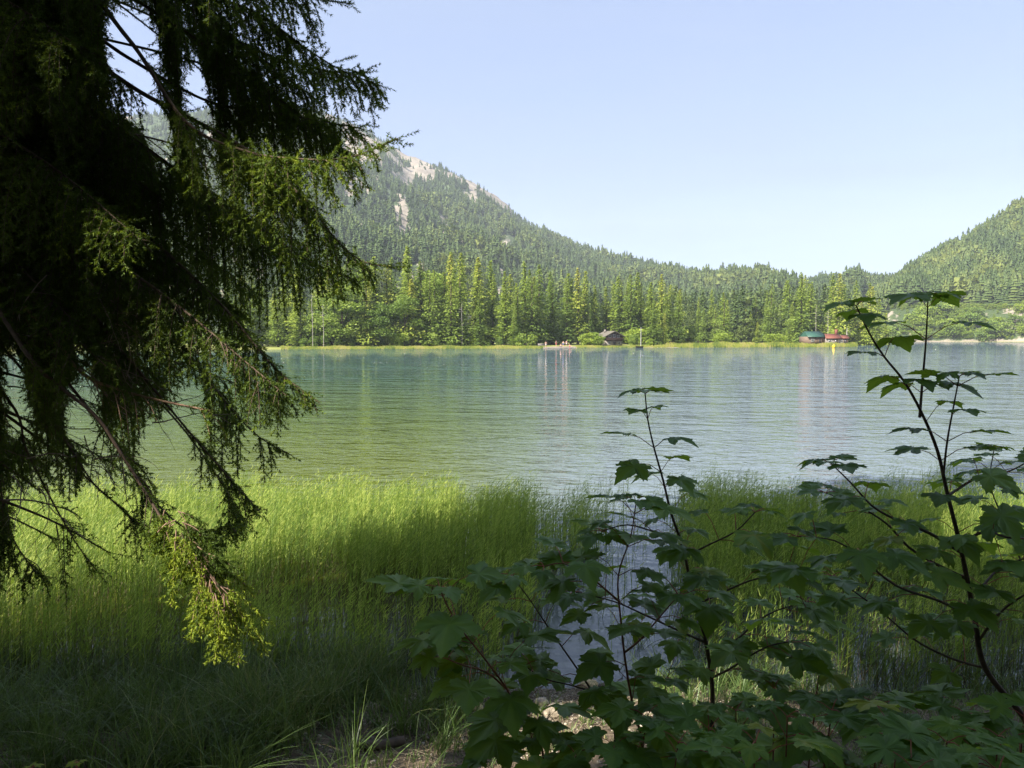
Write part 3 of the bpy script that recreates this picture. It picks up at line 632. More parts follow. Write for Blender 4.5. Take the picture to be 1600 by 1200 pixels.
def person(px, dr, pose, col, label, rz):
    x, y = spot(px, dr); z = max(ground_z(x, y), 0) + .05; root = empty('person', (x, y, z), rz)
    if pose == 'stand': J = {'hip': (0, 0, .95), 'ch': (0, .02, 1.3), 'nk': (0, .02, 1.5), 'hd': (0, 0, 1.63), 'ht': (0, 0, 1.75), 'sl': (-.19, 0, 1.42), 'el': (-.28, .02, 1.15), 'wl': (-.30, -.08, .9), 'sr': (.19, 0, 1.42), 'er': (.29, .03, 1.15), 'wr': (.26, -.14, .95), 'hl': (-.1, 0, .9), 'kl': (-.12, -.03, .5), 'al': (-.13, .03, .08), 'tl': (-.14, -.14, .03), 'hr': (.1, 0, .9), 'kr': (.13, -.02, .5), 'ar': (.16, .04, .08), 'tr': (.17, -.13, .03)}
    else: J = {'hip': (0, 0, .14), 'ch': (0, .1, .45), 'nk': (0, .1, .66), 'hd': (0, .07, .8), 'ht': (0, .05, .92), 'sl': (-.19, .1, .6), 'el': (-.26, -.02, .38), 'wl': (-.18, -.25, .42), 'sr': (.19, .1, .6), 'er': (.3, .2, .35), 'wr': (.3, .3, .06), 'hl': (-.1, -.05, .12), 'kl': (-.13, -.42, .48), 'al': (-.13, -.62, .08), 'tl': (-.13, -.78, .04), 'hr': (.1, -.05, .12), 'kr': (.16, -.45, .4), 'ar': (.16, -.72, .08), 'tr': (.16, -.88, .06)}
    K = list(J); E = [('hip', 'ch'), ('ch', 'nk'), ('nk', 'hd'), ('hd', 'ht'), ('ch', 'sl'), ('sl', 'el'), ('el', 'wl'), ('ch', 'sr'), ('sr', 'er'), ('er', 'wr'), ('hip', 'hl'), ('hl', 'kl'), ('kl', 'al'), ('al', 'tl'), ('hip', 'hr'), ('hr', 'kr'), ('kr', 'ar'), ('ar', 'tr')]
    Rr = {'hip': .14, 'ch': .145, 'nk': .055, 'hd': .1, 'ht': .07, 'sl': .06, 'sr': .06, 'el': .042, 'er': .042, 'wl': .03, 'wr': .03, 'hl': .09, 'hr': .09, 'kl': .055, 'kr': .055, 'al': .038, 'ar': .038, 'tl': .03, 'tr': .03}
    me = bpy.data.meshes.new('body'); me.from_pydata([J[k] for k in K], [(K.index(a), K.index(b_)) for a, b_ in E], []); me.materials.append(M_SKIN)
    o = bpy.data.objects.new('body', me); COL.objects.link(o); o.parent = root; o.modifiers.new('skin', 'SKIN'); sd = o.modifiers.new('sub', 'SUBSURF'); sd.levels = 1; sd.render_levels = 1
    for i, k in enumerate(K): me.skin_vertices[0].data[i].radius = (Rr[k], Rr[k])
    me.skin_vertices[0].data[0].use_root = True
    m = MB(); h = J['hip']; m.tube([(h[0], h[1], h[2] - .16), (h[0], h[1] + .01, h[2] - .03), (h[0], h[1] + .02, h[2] + .1)], [.2, .19, .165], 12); m.build('swimwear', col, root, smooth=True)
    m = MB(); q = J['hd']; m.tube([(q[0], q[1] + .02, q[2] + .02), (q[0], q[1] + .02, q[2] + .1), (q[0], q[1] + .02, q[2] + .15)], [.115, .11, .05], 10, cap=True); m.build('hair', M_LOG, root, smooth=True)
    tag(root, label, 'person')
MB_BLUE = plain('blue_cloth', (.1, .16, .4), .8, 3, .1, 0); MB_RED = plain('red_cloth', (.5, .06, .05), .8, 3, .1, 0)
person(853, .6, 'stand', M_WHITE, 'person in white swimwear standing at the left end of the beach', .4)
person(869, 3.5, 'stand', MB_RED, 'person in red swimwear standing at the back of the beach', 1)
person(876, 3, 'sit', MB_BLUE, 'person in blue swimwear sitting in the middle of the beach', -.4)
person(880, 2, 'stand', MB_BLUE, 'person in blue swimwear standing near the water on the beach', 2.6)
person(885, 3.6, 'stand', M_WHITE, 'person in white swimwear standing at the right end of the beach', .3)
person(890, 2, 'sit', MB_RED, 'person in red swimwear sitting at the right end of the beach', .6)
M_ORG = plain('pale_bench', (.3, .27, .24), .7, 5, .1, 0)
x, y = spot(846, 4); o = empty('bench', (x, y, max(0, ground_z(x, y))), .2); m = MB(); m.box((0, 0, .45), (1.8, .4, .06)); m.build('seat', M_ORG, o); m = MB(); m.box((0, .22, .75), (1.8, .05, .3)); m.build('backrest', M_ORG, o)
for s in (-1, 1): m = MB(); m.box((s * .75, 0, .22), (.08, .36, .42)); m.build('leg', M_ORG, o)
tag(o, 'pale bench under the trees at the left of the beach', 'bench')

# far-shore grass belt
M_FARGRASS = foliage_mat('shore_grass', [(0, (.08, .13, .03)), (.4, (.2, .25, .04)), (.75, (.36, .37, .06)), (1, (.42, .36, .14))], .8, .3, (.3, .34, .05), objvar=0)
m = MB(); n = 26000; px = RNG.uniform(440, 1345, n); C = []; 
rf = interp(R_FAR, px); dd = np.where(px > 1040, RNG.random(n) ** 1.6 * 42, RNG.random(n) * 7 - .5) ; keep = ~((px > 848) & (px < 900)) & ~((px > 940) & (px < 985) & (dd > 2)); px, rf, dd = px[keep], rf[keep], dd[keep]
r = rf + dd; an = np.arctan((px - 800) / FPX); X, Y = r * np.sin(an), r * np.cos(an); n = len(X)
Z = np.minimum(.35, dd * .05) + .006 * dd - .1; hh = RNG.uniform(.3, .75, n) * np.where(px > 1040, 1.3, .75) * (1 + .35 * np.sin(px * .11) * np.sin(px * .037 + 1)); ww = RNG.uniform(.1, .3, n)
V = np.stack([np.stack([X - ww, Y, Z], 1), np.stack([X + ww, Y, Z], 1), np.stack([X + RNG.normal(0, .15, n), Y, Z + hh], 1)], 1).reshape(-1, 3)
m.add(V, np.arange(3 * n).reshape(-1, 3), np.repeat(np.clip(.55 + .18 * np.sin(px * .05) + .15 * np.sin(px * .21 + 2) - .012 * dd * np.sin(px * .4) + RNG.normal(0, .24, n), 0, 1), 3)); tag(m.build('shore_grass', M_FARGRASS), 'yellow green sedge belt along the far shore', 'grass', kind='stuff')
# ------------------------------------------------------------------ near reeds, sedge, soil litter
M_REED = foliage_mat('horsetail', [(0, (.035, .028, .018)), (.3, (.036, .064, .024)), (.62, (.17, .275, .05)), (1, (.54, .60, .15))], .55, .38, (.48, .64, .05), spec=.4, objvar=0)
M_DRY = tintmat('dry_stems', [(0, (.03, .022, .014)), (.5, (.11, .08, .045)), (1, (.3, .25, .16))])
def blades(m, X, Y, Z, Hh, wid, lean, curl, tint, seg=4, rng=RNG, wind=(.6, .2), fade=False):
    """ribbon blades: seg quads each, bending outwards"""
    n = len(X); a = rng.random(n) * 2 * pi; s = np.linspace(0, 1, seg + 1)
    dx = np.cos(a) * lean + wind[0] * lean; dy = np.sin(a) * lean + wind[1] * lean
    b = rng.random(n) * pi; ux, uy = np.cos(b), np.sin(b)
    P = []
    for q in s:
        bend = q * q * curl + q * (1 - curl) * .5
        x = X + dx * Hh * bend; y = Y + dy * Hh * bend; z = Z + Hh * (q - .25 * curl * q ** 3 * np.minimum(1, lean * 1.5))
        w = wid * (1 - q) ** .7 * .5 + .0004
        P.append(np.stack([x - ux * w, y - uy * w, z], 1)); P.append(np.stack([x + ux * w, y + uy * w, z], 1))
    V = np.stack(P, 1).reshape(-1, 3); k = 2 * (seg + 1)
    base = np.arange(n)[:, None] * k
    F = np.concatenate([np.stack([base[:, 0] + 2 * j, base[:, 0] + 2 * j + 1, base[:, 0] + 2 * j + 3, base[:, 0] + 2 * j + 2], 1) for j in range(seg)])
    m.add(V, F, (tint[:, None] * (.3 + .7 * np.repeat(s ** .6, 2))[None]).ravel() if fade else np.repeat(tint, k))  # brown stem bases; the fade also puts shade into the lower stems
def gridnoise(X, Y, sc, z=0): return np.array([noise.noise(Vector((x * sc, y * sc, z))) for x, y in zip(X, Y)])
def left_edge_r(Y):      # right border of the left reed bed
    return np.interp(Y, [5, 6.2, 7, 8, 9, 9.7, 10.6], [-.5, -.1, .15, .5, .95, 1.3, 1.15])
def right_edge_l(Y):     # left border of the right reed bed
    return np.interp(Y, [5, 6, 7, 8, 9, 10, 10.6], [1.7, 1.5, 1.8, 2.1, 2.35, 2.55, 2.7])
n = 105000
X = RNG.uniform(-12, 13, n); Y = RNG.uniform(5.3, 11.2, n)
nz1 = gridnoise(X, Y, .9); nz2 = gridnoise(X, Y, 2.6, 5)
outer = 10.35 + .5 * nz1 + .25 * nz2
outer = np.where(X < -5, outer - .5, outer)
keep = (Y < outer) & ((X < left_edge_r(Y) + .14 + .55 * nz2) | (X > right_edge_l(Y) - .18 + .6 * nz2) | (RNG.random(n) < .035))
edge = np.minimum(np.abs(X - left_edge_r(Y)), np.abs(X - right_edge_l(Y))); 
dens = np.where(Y < 7.4, .30, 1.0) * np.where((X > .2) & (X < 1.8), .38, 1.0) * np.where(Y > 9.9, .6, 1) * np.clip(1 + nz2 * 1.6, .15, 1.2)
gap = ((X + 2.35) / .7) ** 2 + ((Y - 7.15) / .85) ** 2 < 1
gap |= ((X + 1.35) / .75) ** 2 + ((Y - 6.45) / .6) ** 2 < 1
gap |= ((X - 3.3) / .35) ** 2 + ((Y - 6.6) / .6) ** 2 < 1
dens = np.where(gap, .10, dens)
keep &= RNG.random(n) < dens
X, Y, nz1, nz2 = X[keep], Y[keep], nz1[keep], nz2[keep]; n = len(X)
Hh = (.77 + .2 * nz1 + .2 * nz2) * RNG.uniform(.6, 1.15, n) + .12; Z = np.full(n, -.12)
tint = np.clip(.5 + .25 * nz2 + .15 * nz1 + RNG.normal(0, .2, n), 0, 1)
bent = RNG.random(n) < .06; tint = np.where(bent, np.clip(tint + .35, 0, 1), tint)
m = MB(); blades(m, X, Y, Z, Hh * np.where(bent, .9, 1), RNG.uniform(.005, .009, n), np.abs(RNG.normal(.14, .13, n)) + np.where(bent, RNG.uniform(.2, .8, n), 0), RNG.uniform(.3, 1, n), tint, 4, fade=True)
# fine side shoots on the upper halves
k = 8; i = np.repeat(np.arange(n)[::1], k); j = RNG.random(len(i)); zz = Z[i] + Hh[i] * (.45 + .5 * j)
a = RNG.random(len(i)) * 2 * pi; l = RNG.uniform(.03, .08, len(i)); dx, dy = np.cos(a) * l * .6 + .02, np.sin(a) * l * .6
bx = X[i] + .06 * Hh[i] * j; by = Y[i]; w = .0030
V = np.stack([np.stack([bx - w, by, zz], 1), np.stack([bx + w, by, zz - .003], 1), np.stack([bx + dx, by + dy, zz + l * .8], 1)], 1).reshape(-1, 3)
m.add(V, np.arange(3 * len(i)).reshape(-1, 3), np.repeat(np.clip(tint[i] + .22, 0, 1), 3))  # lighter tint paints sunlight onto the reed tops
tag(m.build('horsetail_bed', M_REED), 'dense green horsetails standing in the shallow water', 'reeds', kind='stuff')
# dead stems lying and standing between them and at the waterline
m = MB(); n = 15000; X = RNG.uniform(-8, 8, n); Y = RNG.uniform(5.2, 8.4, n); kp = ((X < left_edge_r(Y) + .2) | (X > right_edge_l(Y) - .1)); X, Y = X[kp], Y[kp]; n = len(X)
blades(m, X, Y, np.full(n, -.03), RNG.uniform(.1, .5, n), RNG.uniform(.003, .006, n), np.abs(RNG.normal(.5, .4, n)), RNG.uniform(.2, 1, n), RNG.uniform(.1, .8, n), 3)
tag(m.build('dead_reed_stems', M_DRY), 'brown dead stems tangled between the horsetails at the waterline', 'dead stems', kind='stuff')
# sedge tufts of the bank
M_SEDGE = foliage_mat('sedge', [(0, (.02, .03, .01)), (.4, (.05, .09, .02)), (.75, (.12, .2, .045)), (1, (.36, .32, .14))], .45, .35, (.22, .32, .05), spec=.5, objvar=0)
def tuft(m, x, y, n, h, spread, lean=.7, t0=.5, z=None):
    z = ground_z(x, y) - .02 if z is None else z; r = np.abs(RNG.normal(0, spread, n)); a = RNG.random(n) * 6.28
    X = x + r * np.cos(a); Y = y + r * np.sin(a); blades(m, X, Y, np.full(n, z), h * RNG.uniform(.5, 1.15, n), RNG.uniform(.004, .009, n), np.abs(RNG.normal(lean, .35, n)), RNG.uniform(.5, 1, n), np.clip(RNG.normal(t0, .17, n), 0, 1), 6, wind=(.15, -.1))
m = MB()
for _ in range(520):
    x = RNG.uniform(-5.5, -.35); y = RNG.uniform(3.3, 6.1)
    if x > -1.5 and y < 4.95 and RNG.random() < .6: continue
    tuft(m, x, y, int(RNG.uniform(20, 50)), RNG.uniform(.22, .5), .07)
for (px, py, Y, h, nn) in ((400, 1150, 4.5, .55, 160), (440, 1160, 4.4, .5, 160), (360, 1170, 4.4, .5, 140), (480, 1130, 4.7, .5, 130), (330, 1190, 4.2, .4, 100), (420, 1190, 4.2, .4, 140), (560, 1080, 5.2, .5, 120), (590, 1060, 5.4, .55, 90), (515, 1040, 5.5, .6, 90), (700, 1140, 4.8, .42, 80), (710, 1170, 4.5, .3, 60), (455, 1085, 5.1, .5, 120), (620, 1110, 4.9, .3, 60), (660, 1100, 5.0, .25, 50), (280, 1195, 4.0, .4, 70)):
    p = at(px, py, Y)
    for _ in range(2): tuft(m, p[0] + RNG.normal(0, .07), p[1] + RNG.normal(0, .06), nn, h, .10, .55, .72)  # raised tint paints a sunlit patch onto these tufts
for _ in range(300):
    x = RNG.uniform(1.0, 6.5); y = RNG.uniform(3.2, 6.4)
    tuft(m, x, y, int(RNG.uniform(20, 45)), RNG.uniform(.2, .45), .08, .8, .6)
for _ in range(420):
    x = RNG.uniform(-3, 3); y = RNG.uniform(4.0, 5.5); tuft(m, x, y, int(RNG.uniform(5, 14)), RNG.uniform(.06, .18), .04, .8, .6)
for _ in range(260):
    x = RNG.uniform(-9, 9); y = RNG.uniform(.8, 3.3)
    if abs(x) < 1.2 and y < 2.2: continue
    tuft(m, x, y, int(RNG.uniform(12, 30)), RNG.uniform(.1, .28), .08, .8, .5)
tag(m.build('sedge_grass', M_SEDGE), 'arching sedge and grass tufts on the near bank', 'grass', kind='stuff')
# pebbles and litter
def pebble(rng, k=0):
    P = np.array([(0, 0, 1), (.9, 0, .3), (.3, .85, .35), (-.7, .5, .3), (-.75, -.5, .25), (.3, -.85, .3), (.6, .4, -.5), (-.2, .7, -.5), (-.8, 0, -.5), (-.2, -.7, -.5), (.6, -.4, -.5)], float)
    P *= rng.uniform(.75, 1.15, P.shape); F = [(0, 1, 2), (0, 2, 3), (0, 3, 4), (0, 4, 5), (0, 5, 1), (1, 6, 2), (2, 6, 7), (2, 7, 3), (3, 7, 8), (3, 8, 4), (4, 8, 9), (4, 9, 5), (5, 9, 10), (5, 10, 1), (1, 10, 6)]; return P * np.array([1, .8, .55]), np.array(F)
PB = [pebble(RNG) for _ in range(6)]
M_PEB = tintmat('pebbles', [(0, (.07, .055, .04)), (.5, (.22, .18, .13)), (1, (.5, .44, .35))], .75)
m = MB()
for _ in range(6500):
    x = RNG.normal(0, 1.3); y = 5.55 - abs(RNG.normal(0, .75)); 
    if y < 3.4: continue
    s = .006 + .014 * RNG.random() ** 3 + (.012 if RNG.random() < .03 else 0); P, F = PB[int(RNG.integers(0, 6))]; a = RNG.random() * 6.28; c_, s_ = cos(a), sin(a)
    V = (P * s) @ np.array([[c_, s_, 0], [-s_, c_, 0], [0, 0, 1]]) + np.array([x, y, ground_z(x, y) + s * .15]); m.add(V, F, RNG.random())
tag(m.build('gravel', M_PEB), 'small pale pebbles strewn on the muddy bank', 'gravel', kind='stuff')
m = MB(); n = 9000; X = RNG.uniform(-4, 4.5, n); Y = RNG.uniform(3.2, 5.7, n); Z = np.array([ground_z(x, y) for x, y in zip(X, Y)]) + .008
a = RNG.random(n) * 6.28; l = RNG.uniform(.02, .10, n); w = RNG.uniform(.0012, .003, n); dx, dy = np.cos(a) * l, np.sin(a) * l; px_, py_ = -np.sin(a) * w, np.cos(a) * w; dz = RNG.uniform(-.005, .025, n)
V = np.stack([np.stack([X - dx - px_, Y - dy - py_, Z], 1), np.stack([X - dx + px_, Y - dy + py_, Z], 1), np.stack([X + dx + px_, Y + dy + py_, Z + dz], 1), np.stack([X + dx - px_, Y + dy - py_, Z + dz], 1)], 1).reshape(-1, 3)
m.add(V, np.arange(4 * n).reshape(-1, 4), np.repeat(RNG.random(n), 4)); tag(m.build('leaf_litter', M_DRY), 'dry stalks and needles littering the bank', 'litter', kind='stuff')
# single stones and the fallen branch
M_STONE1 = plain('lake_stone', (.36, .30, .22), .8, 25, .4, .6)
def stone(px, py, Y, s, label, mat=None):
    p = at(px, py, Y); bm = MB(); rng = np.random.default_rng(int(px)); nu, nv = 14, 9; V = []
    for i in range(nv):
        for j in range(nu):
            th = pi * i / (nv - 1); ph = 2 * pi * j / nu; d = Vector((sin(th) * cos(ph), sin(th) * sin(ph), cos(th))); q = 1 + .28 * noise.noise(d * 1.6 + Vector((px, 0, 0))) + .1 * noise.noise(d * 4)
            V.append((d.x * q * s, d.y * q * s * .8, d.z * q * s * .62))
    bm.add(V, [(i * nu + j, i * nu + (j + 1) % nu, (i + 1) * nu + (j + 1) % nu, (i + 1) * nu + j) for i in range(nv - 1) for j in range(nu)])
    z = max(ground_z(p[0], p[1]), -.06) + s * .25; tag(bm.build('stone', mat or M_STONE1, loc=(p[0], p[1], z), smooth=True), label, 'stone')
M_STONE2 = plain('warm_stone', (.55, .42, .22), .8, 40, .3, .6)
stone(920, 1112, 5.45, .075, 'rounded tan stone at the edge of the open water channel', M_STONE2)
stone(951, 1120, 5.35, .045, 'small pinkish stone right of the tan stone')
stone(940, 1085, 5.75, .065, 'pale stone half under water behind the tan stone')
stone(870, 1160, 4.75, .09, 'flat pale stone lying on the pebble bank')
stone(845, 1135, 5.0, .06, 'grey stone among maple leaves left of the flat one')
stone(1100, 1075, 5.7, .07, 'grey stone beside the base of the centre maple')
stone(1005, 1165, 4.6, .04, 'small orange brown stone at the foot of the reddish maple stem', M_STONE2)
stone(740, 1140, 4.95, .07, 'warm flat stone right of the lone sedge tuft', M_STONE2)
stone(520, 1120, 5.0, .08, 'pale stone among the sunlit sedge')
stone(580, 1125, 4.9, .06, 'grey stone half hidden in sedge near the bank')
m = MB(); p = [at(555, 1203, 4.15), at(590, 1193, 4.2), at(630, 1184, 4.3)]
p = [(q[0], q[1], ground_z(q[0], q[1]) + .03) for q in p]; m.tube(spline(p, .04), [.032, .03, .03, .029, .028, .027, .027][:1][0], 8, cap=True)
tag(m.build('driftwood', M_BARK, smooth=True), 'dark piece of fallen branch lying on the pebble bank', 'driftwood')
# ------------------------------------------------------------------ near spruce
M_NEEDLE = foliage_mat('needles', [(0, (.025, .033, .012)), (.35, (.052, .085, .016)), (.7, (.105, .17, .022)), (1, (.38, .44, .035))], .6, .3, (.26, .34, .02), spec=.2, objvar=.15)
M_TWIG = plain('twig_bark', (.13, .09, .065), .9, 30, .4, .3)
M_PEEL = plain('peeling_bark', (.34, .22, .15), .85, 22, .5, .5)
TX, TY = -3.6, 4.1
SILH = [(-60, 520), (0, 520), (20, 470), (50, 500), (110, 575), (140, 600), (180, 590), (218, 622), (235, 600), (300, 575), (330, 540), (345, 500), (375, 520), (400, 590), (418, 612), (430, 590), (470, 570), (490, 500), (520, 430), (560, 440), (590, 470), (635, 500), (650, 485), (670, 440), (690, 430), (712, 455), (735, 430), (775, 385), (800, 405), (830, 385), (850, 375), (900, 345), (960, 330), (1060, 330)]
GAPS = [(205, 62, 46, 46), (188, 105, 22, 22), (305, 150, 20, 42), (250, 215, 20, 38), (225, 130, 16, 30), (325, 225, 9, 30), (20, 590, 22, 35), (130, 620, 28, 20), (265, 690, 40, 30), (290, 660, 36, 22), (130, 660, 30, 24), (30, 660, 26, 24), (390, 690, 12, 20), (60, 800, 50, 28), (160, 790, 50, 24), (150, 870, 42, 30), (50, 850, 30, 25), (275, 830, 14, 18), (330, 790, 26, 24), (130, 560, 15, 12), (300, 620, 22, 10)]
def allowed(P, slack=0):
    px, py = proj(P); px, py = px[0], py[0]
    if px < -40: return True
    if px > np.interp(py, [a for a, _ in SILH], [b for _, b in SILH]) + slack: return False
    for (cx, cy, a, b_) in GAPS:
        if ((px - cx) / a) ** 2 + ((py - cy) / b_) ** 2 < 1: return False
    return True
def needles(m, P0, P1, per_m=300, ln=.016, wd=.0050, tint=.5, rng=RNG, tip=.35):
    P0 = np.asarray(P0); P1 = np.asarray(P1); D = P1 - P0; Ls = np.linalg.norm(D, axis=1)
    cnt = np.maximum(1, (Ls * per_m).astype(int)); i = np.repeat(np.arange(len(P0)), cnt); n = len(i)
    s = rng.random(n); C = P0[i] + D[i] * s[:, None]; T = D[i] / Ls[i][:, None]
    R = rng.normal(size=(n, 3)); R -= T * (R * T).sum(1)[:, None]; R /= np.linalg.norm(R, axis=1)[:, None]
    d = R * .85 + T * rng.uniform(.3, .9, n)[:, None]; d[:, 2] -= .1; l = ln * rng.uniform(.7, 1.2, n)
    B = np.cross(d, rng.normal(size=(n, 3))); B *= (wd * .5 / (np.linalg.norm(B, axis=1) + 1e-9))[:, None]
    V = np.stack([C - B, C + B, C + d * l[:, None]], 1).reshape(-1, 3)
    tt = np.broadcast_to(np.asarray(tint, float), (len(P0),))[i] + rng.normal(0, .08, n); m.add(V, np.arange(3 * n).reshape(-1, 3), np.repeat(np.clip(tt, 0, 1), 3))
def limb(par, path, r0, r1, hang=.42, s0=.15, step=.034, bare=0.0, woodm=None, per=470, tint=.42, clip=True, seed=0, side=1.0, tipfan=True):
    rng = np.random.default_rng(seed + 1000)
    P = spline(path, .05); n = len(P); wood = MB(); R = np.linspace(r0, r1, n) * (1 + .1 * rng.normal(size=n) * .3)
    wood.tube(P, R * .62, 7)
    cum = np.concatenate([[0], np.cumsum(np.linalg.norm(np.diff(P, axis=0), axis=1))]); Lt = cum[-1]
    A = []; B = []; TI = []; q = s0 * Lt
    while q < Lt:
        f = q / Lt; i = min(n - 2, int(np.searchsorted(cum, q)) ); c = P[i]; T = P[min(i + 1, n - 1)] - P[i - 1 if i else 0]; T = T / (np.linalg.norm(T) + 1e-9)
        S = np.cross(T, (0, 0, 1)); S /= np.linalg.norm(S) + 1e-9
        for sg in (-1, 1):
            prof = min(1, (f - s0 + .15) * 3) * (1 - f) ** .55 + .16
            Lb = hang * 1.75 * prof * rng.uniform(.3, 1.3)
            d0 = T * rng.uniform(.25, .7) + S * sg * side * rng.uniform(.3, .9) + np.array([0, 0, rng.uniform(-.25, .1)]); d0 /= np.linalg.norm(d0)
            ns = max(3, int(Lb / .035)); pts_ = [c]; d = d0.copy(); ok = True
            dw = rng.uniform(.14, .30)
            for k in range(ns):
                d = d * (1 - dw) + np.array([rng.normal(0, .06), rng.normal(0, .06), -1]) * dw; d /= np.linalg.norm(d); pts_.append(pts_[-1] + d * (Lb / ns))
            if clip and not all(allowed(q_, 12) for q_ in pts_[1::3] + [pts_[-1]]): continue
            pts_ = np.array(pts_); isbare = rng.random() < bare
            wood.tube(pts_[::2] if len(pts_) > 4 else pts_, np.linspace(.0035, .0012, len(pts_[::2] if len(pts_) > 4 else pts_)), 3)
            start = int(len(pts_) * (rng.uniform(.3, .8) if isbare else .08))
            ti = np.clip(tint + rng.normal(0, .1), 0, 1)
            for k in range(start, len(pts_) - 1): A.append(pts_[k]); B.append(pts_[k + 1]); TI.append(ti)
            for k in range(1, len(pts_) - 1):
                ax = pts_[k + 1] - pts_[k]; ax /= np.linalg.norm(ax); w = np.cross(ax, T * .6 + S * .5 * sg + rng.normal(0, .25, 3)); w /= np.linalg.norm(w) + 1e-9
                sg2 = 1 if k % 2 else -1; l2 = rng.uniform(.05, .12) * (1.15 - .8 * k / len(pts_)) * (1 if Lb > .15 else .6); dd = ax * .75 + w * sg2 * .7; e = pts_[k] + dd * l2
                if isbare and k < start:
                    if rng.random() < .5: wood.tube([pts_[k], pts_[k] + dd * l2 * .9], [.0015, .0006], 3)
                    continue
                A.append(pts_[k]); B.append(e); TI.append(np.clip(ti + .1 + .1 * (k / len(pts_)) + .12 * (f > .75), 0, 1))
        q += step * rng.uniform(.6, 1.4)
    if tipfan:
        for _ in range(5):
            k = n - 1 - int(rng.integers(0, 4)); T = P[-1] - P[-3]; T /= np.linalg.norm(T); e = P[k] + (T + rng.normal(0, .35, 3)) * rng.uniform(.05, .1); A.append(P[k]); B.append(e); TI.append(tint + .1)
        for k in range(int(n * .72), n - 1): A.append(P[k]); B.append(P[k + 1]); TI.append(tint)
    for k in range(int(n * max(s0, .3)), n - 1):      # short shoots sitting on the limb itself
        if rng.random() < bare: continue
        for _ in range(2):
            T = P[k + 1] - P[k]; T /= np.linalg.norm(T); e = P[k] + (T * .7 + rng.normal(0, .5, 3)) * rng.uniform(.04, .11)
            if not clip or allowed(e, 10): A.append(P[k]); B.append(e); TI.append(tint + .12)
    o = wood.build('branch', woodm or M_TWIG, par, smooth=True)
    if A:
        nm = MB(); needles(nm, np.array(A), np.array(B), per, tint=np.array(TI), rng=rng); nm.build('needles', M_NEEDLE, o)
    return o
spr = empty('spruce_tree', (0, 0, 0)); tag(spr, 'big dark spruce with drooping boughs filling the left of the view', 'tree')
m = MB(); zz = np.linspace(ground_z(TX, TY) - .3, 17.5, 60); m.tube([(TX + .04 * sin(z), TY + .03 * cos(z * 1.3), z) for z in zz], [.21 * (1 - .85 * (z / 18)) * (1 + .05 * noise.noise(Vector((0, 0, z * 3)))) + (.12 * max(0, 1.2 - z) ** 2) for z in zz], 18); m.build('trunk', M_PEEL, spr, smooth=True)
def T_(z, dx=.0): return (TX + dx, TY, z)
def pth(z0, *q):
    return [T_(z0)] + [tuple(at(*p)) for p in q]
LIMBS = [
 (pth(6.3, (150, -180, 4.0), (330, -60, 3.9), (450, -12, 3.8), (548, 6, 3.8)), .03, .4, 0),
 (pth(6.0, (120, -140, 4.1), (280, -30, 4.0), (400, 20, 3.9), (470, 70, 3.8), (530, 108, 3.8), (600, 136, 3.8)), .03, .34, 0),
 (pth(5.7, (130, -60, 4.4), (300, 30, 4.4), (430, 90, 4.3), (520, 112, 4.2), (574, 112, 4.2)), .03, .34, 0),
 (pth(5.3, (80, -60, 3.9), (200, 60, 3.7), (290, 190, 3.5), (380, 235, 3.5), (460, 248, 3.4), (545, 246, 3.4), (622, 216, 3.4)), .034, .38, 0),
 (pth(5.0, (60, 0, 4.3), (200, 90, 4.2), (330, 160, 4.1), (450, 180, 4.0), (560, 200, 3.9)), .03, .45, 0),
 (pth(4.7, (70, 60, 3.9), (230, 150, 3.8), (380, 230, 3.7), (480, 315, 3.6), (520, 368, 3.6), (565, 408, 3.6), (615, 417, 3.6)), .035, .42, 0),
 (pth(4.3, (60, 130, 4.4), (220, 230, 4.4), (360, 320, 4.3), (470, 400, 4.2), (560, 440, 4.2)), .03, .5, 0),
 (pth(4.2, (80, 250, 4.0), (220, 360, 3.9), (340, 470, 3.8), (430, 575, 3.7), (500, 630, 3.7)), .03, .42, .12),
 (pth(4.0, (60, 280, 4.4), (180, 400, 4.4), (300, 560, 4.3), (390, 670, 4.2), (456, 712, 4.2)), .028, .4, .1),
 (pth(3.7, (80, 430, 4.0), (200, 560, 3.9), (300, 680, 3.8), (370, 760, 3.8), (406, 800, 3.8)), .028, .33, .15),
 (pth(3.5, (60, 450, 4.6), (150, 540, 4.6), (260, 640, 4.5), (330, 730, 4.5), (380, 815, 4.5)), .024, .4, .15),
 (pth(3.6, (30, 500, 4.2), (100, 590, 4.2), (170, 680, 4.2), (230, 770, 4.1), (300, 830, 4.1), (370, 818, 4.1)), .024, .3, .25),
 (pth(3.4, (20, 560, 3.8), (70, 640, 3.8), (110, 700, 3.8), (150, 760, 3.8), (200, 800, 3.8)), .022, .3, .3),
 (pth(3.2, (10, 620, 4.0), (40, 700, 4.0), (80, 780, 4.0), (120, 850, 4.0), (150, 890, 4.0)), .02, .28, .3),
 (pth(3.0, (-20, 660, 4.2), (0, 760, 4.3), (20, 840, 4.3), (60, 900, 4.2)), .02, .28, .3),
]
for i, (p, r0, hg, bare) in enumerate(LIMBS): limb(spr, p, r0, .004, hg, seed=i, bare=bare)
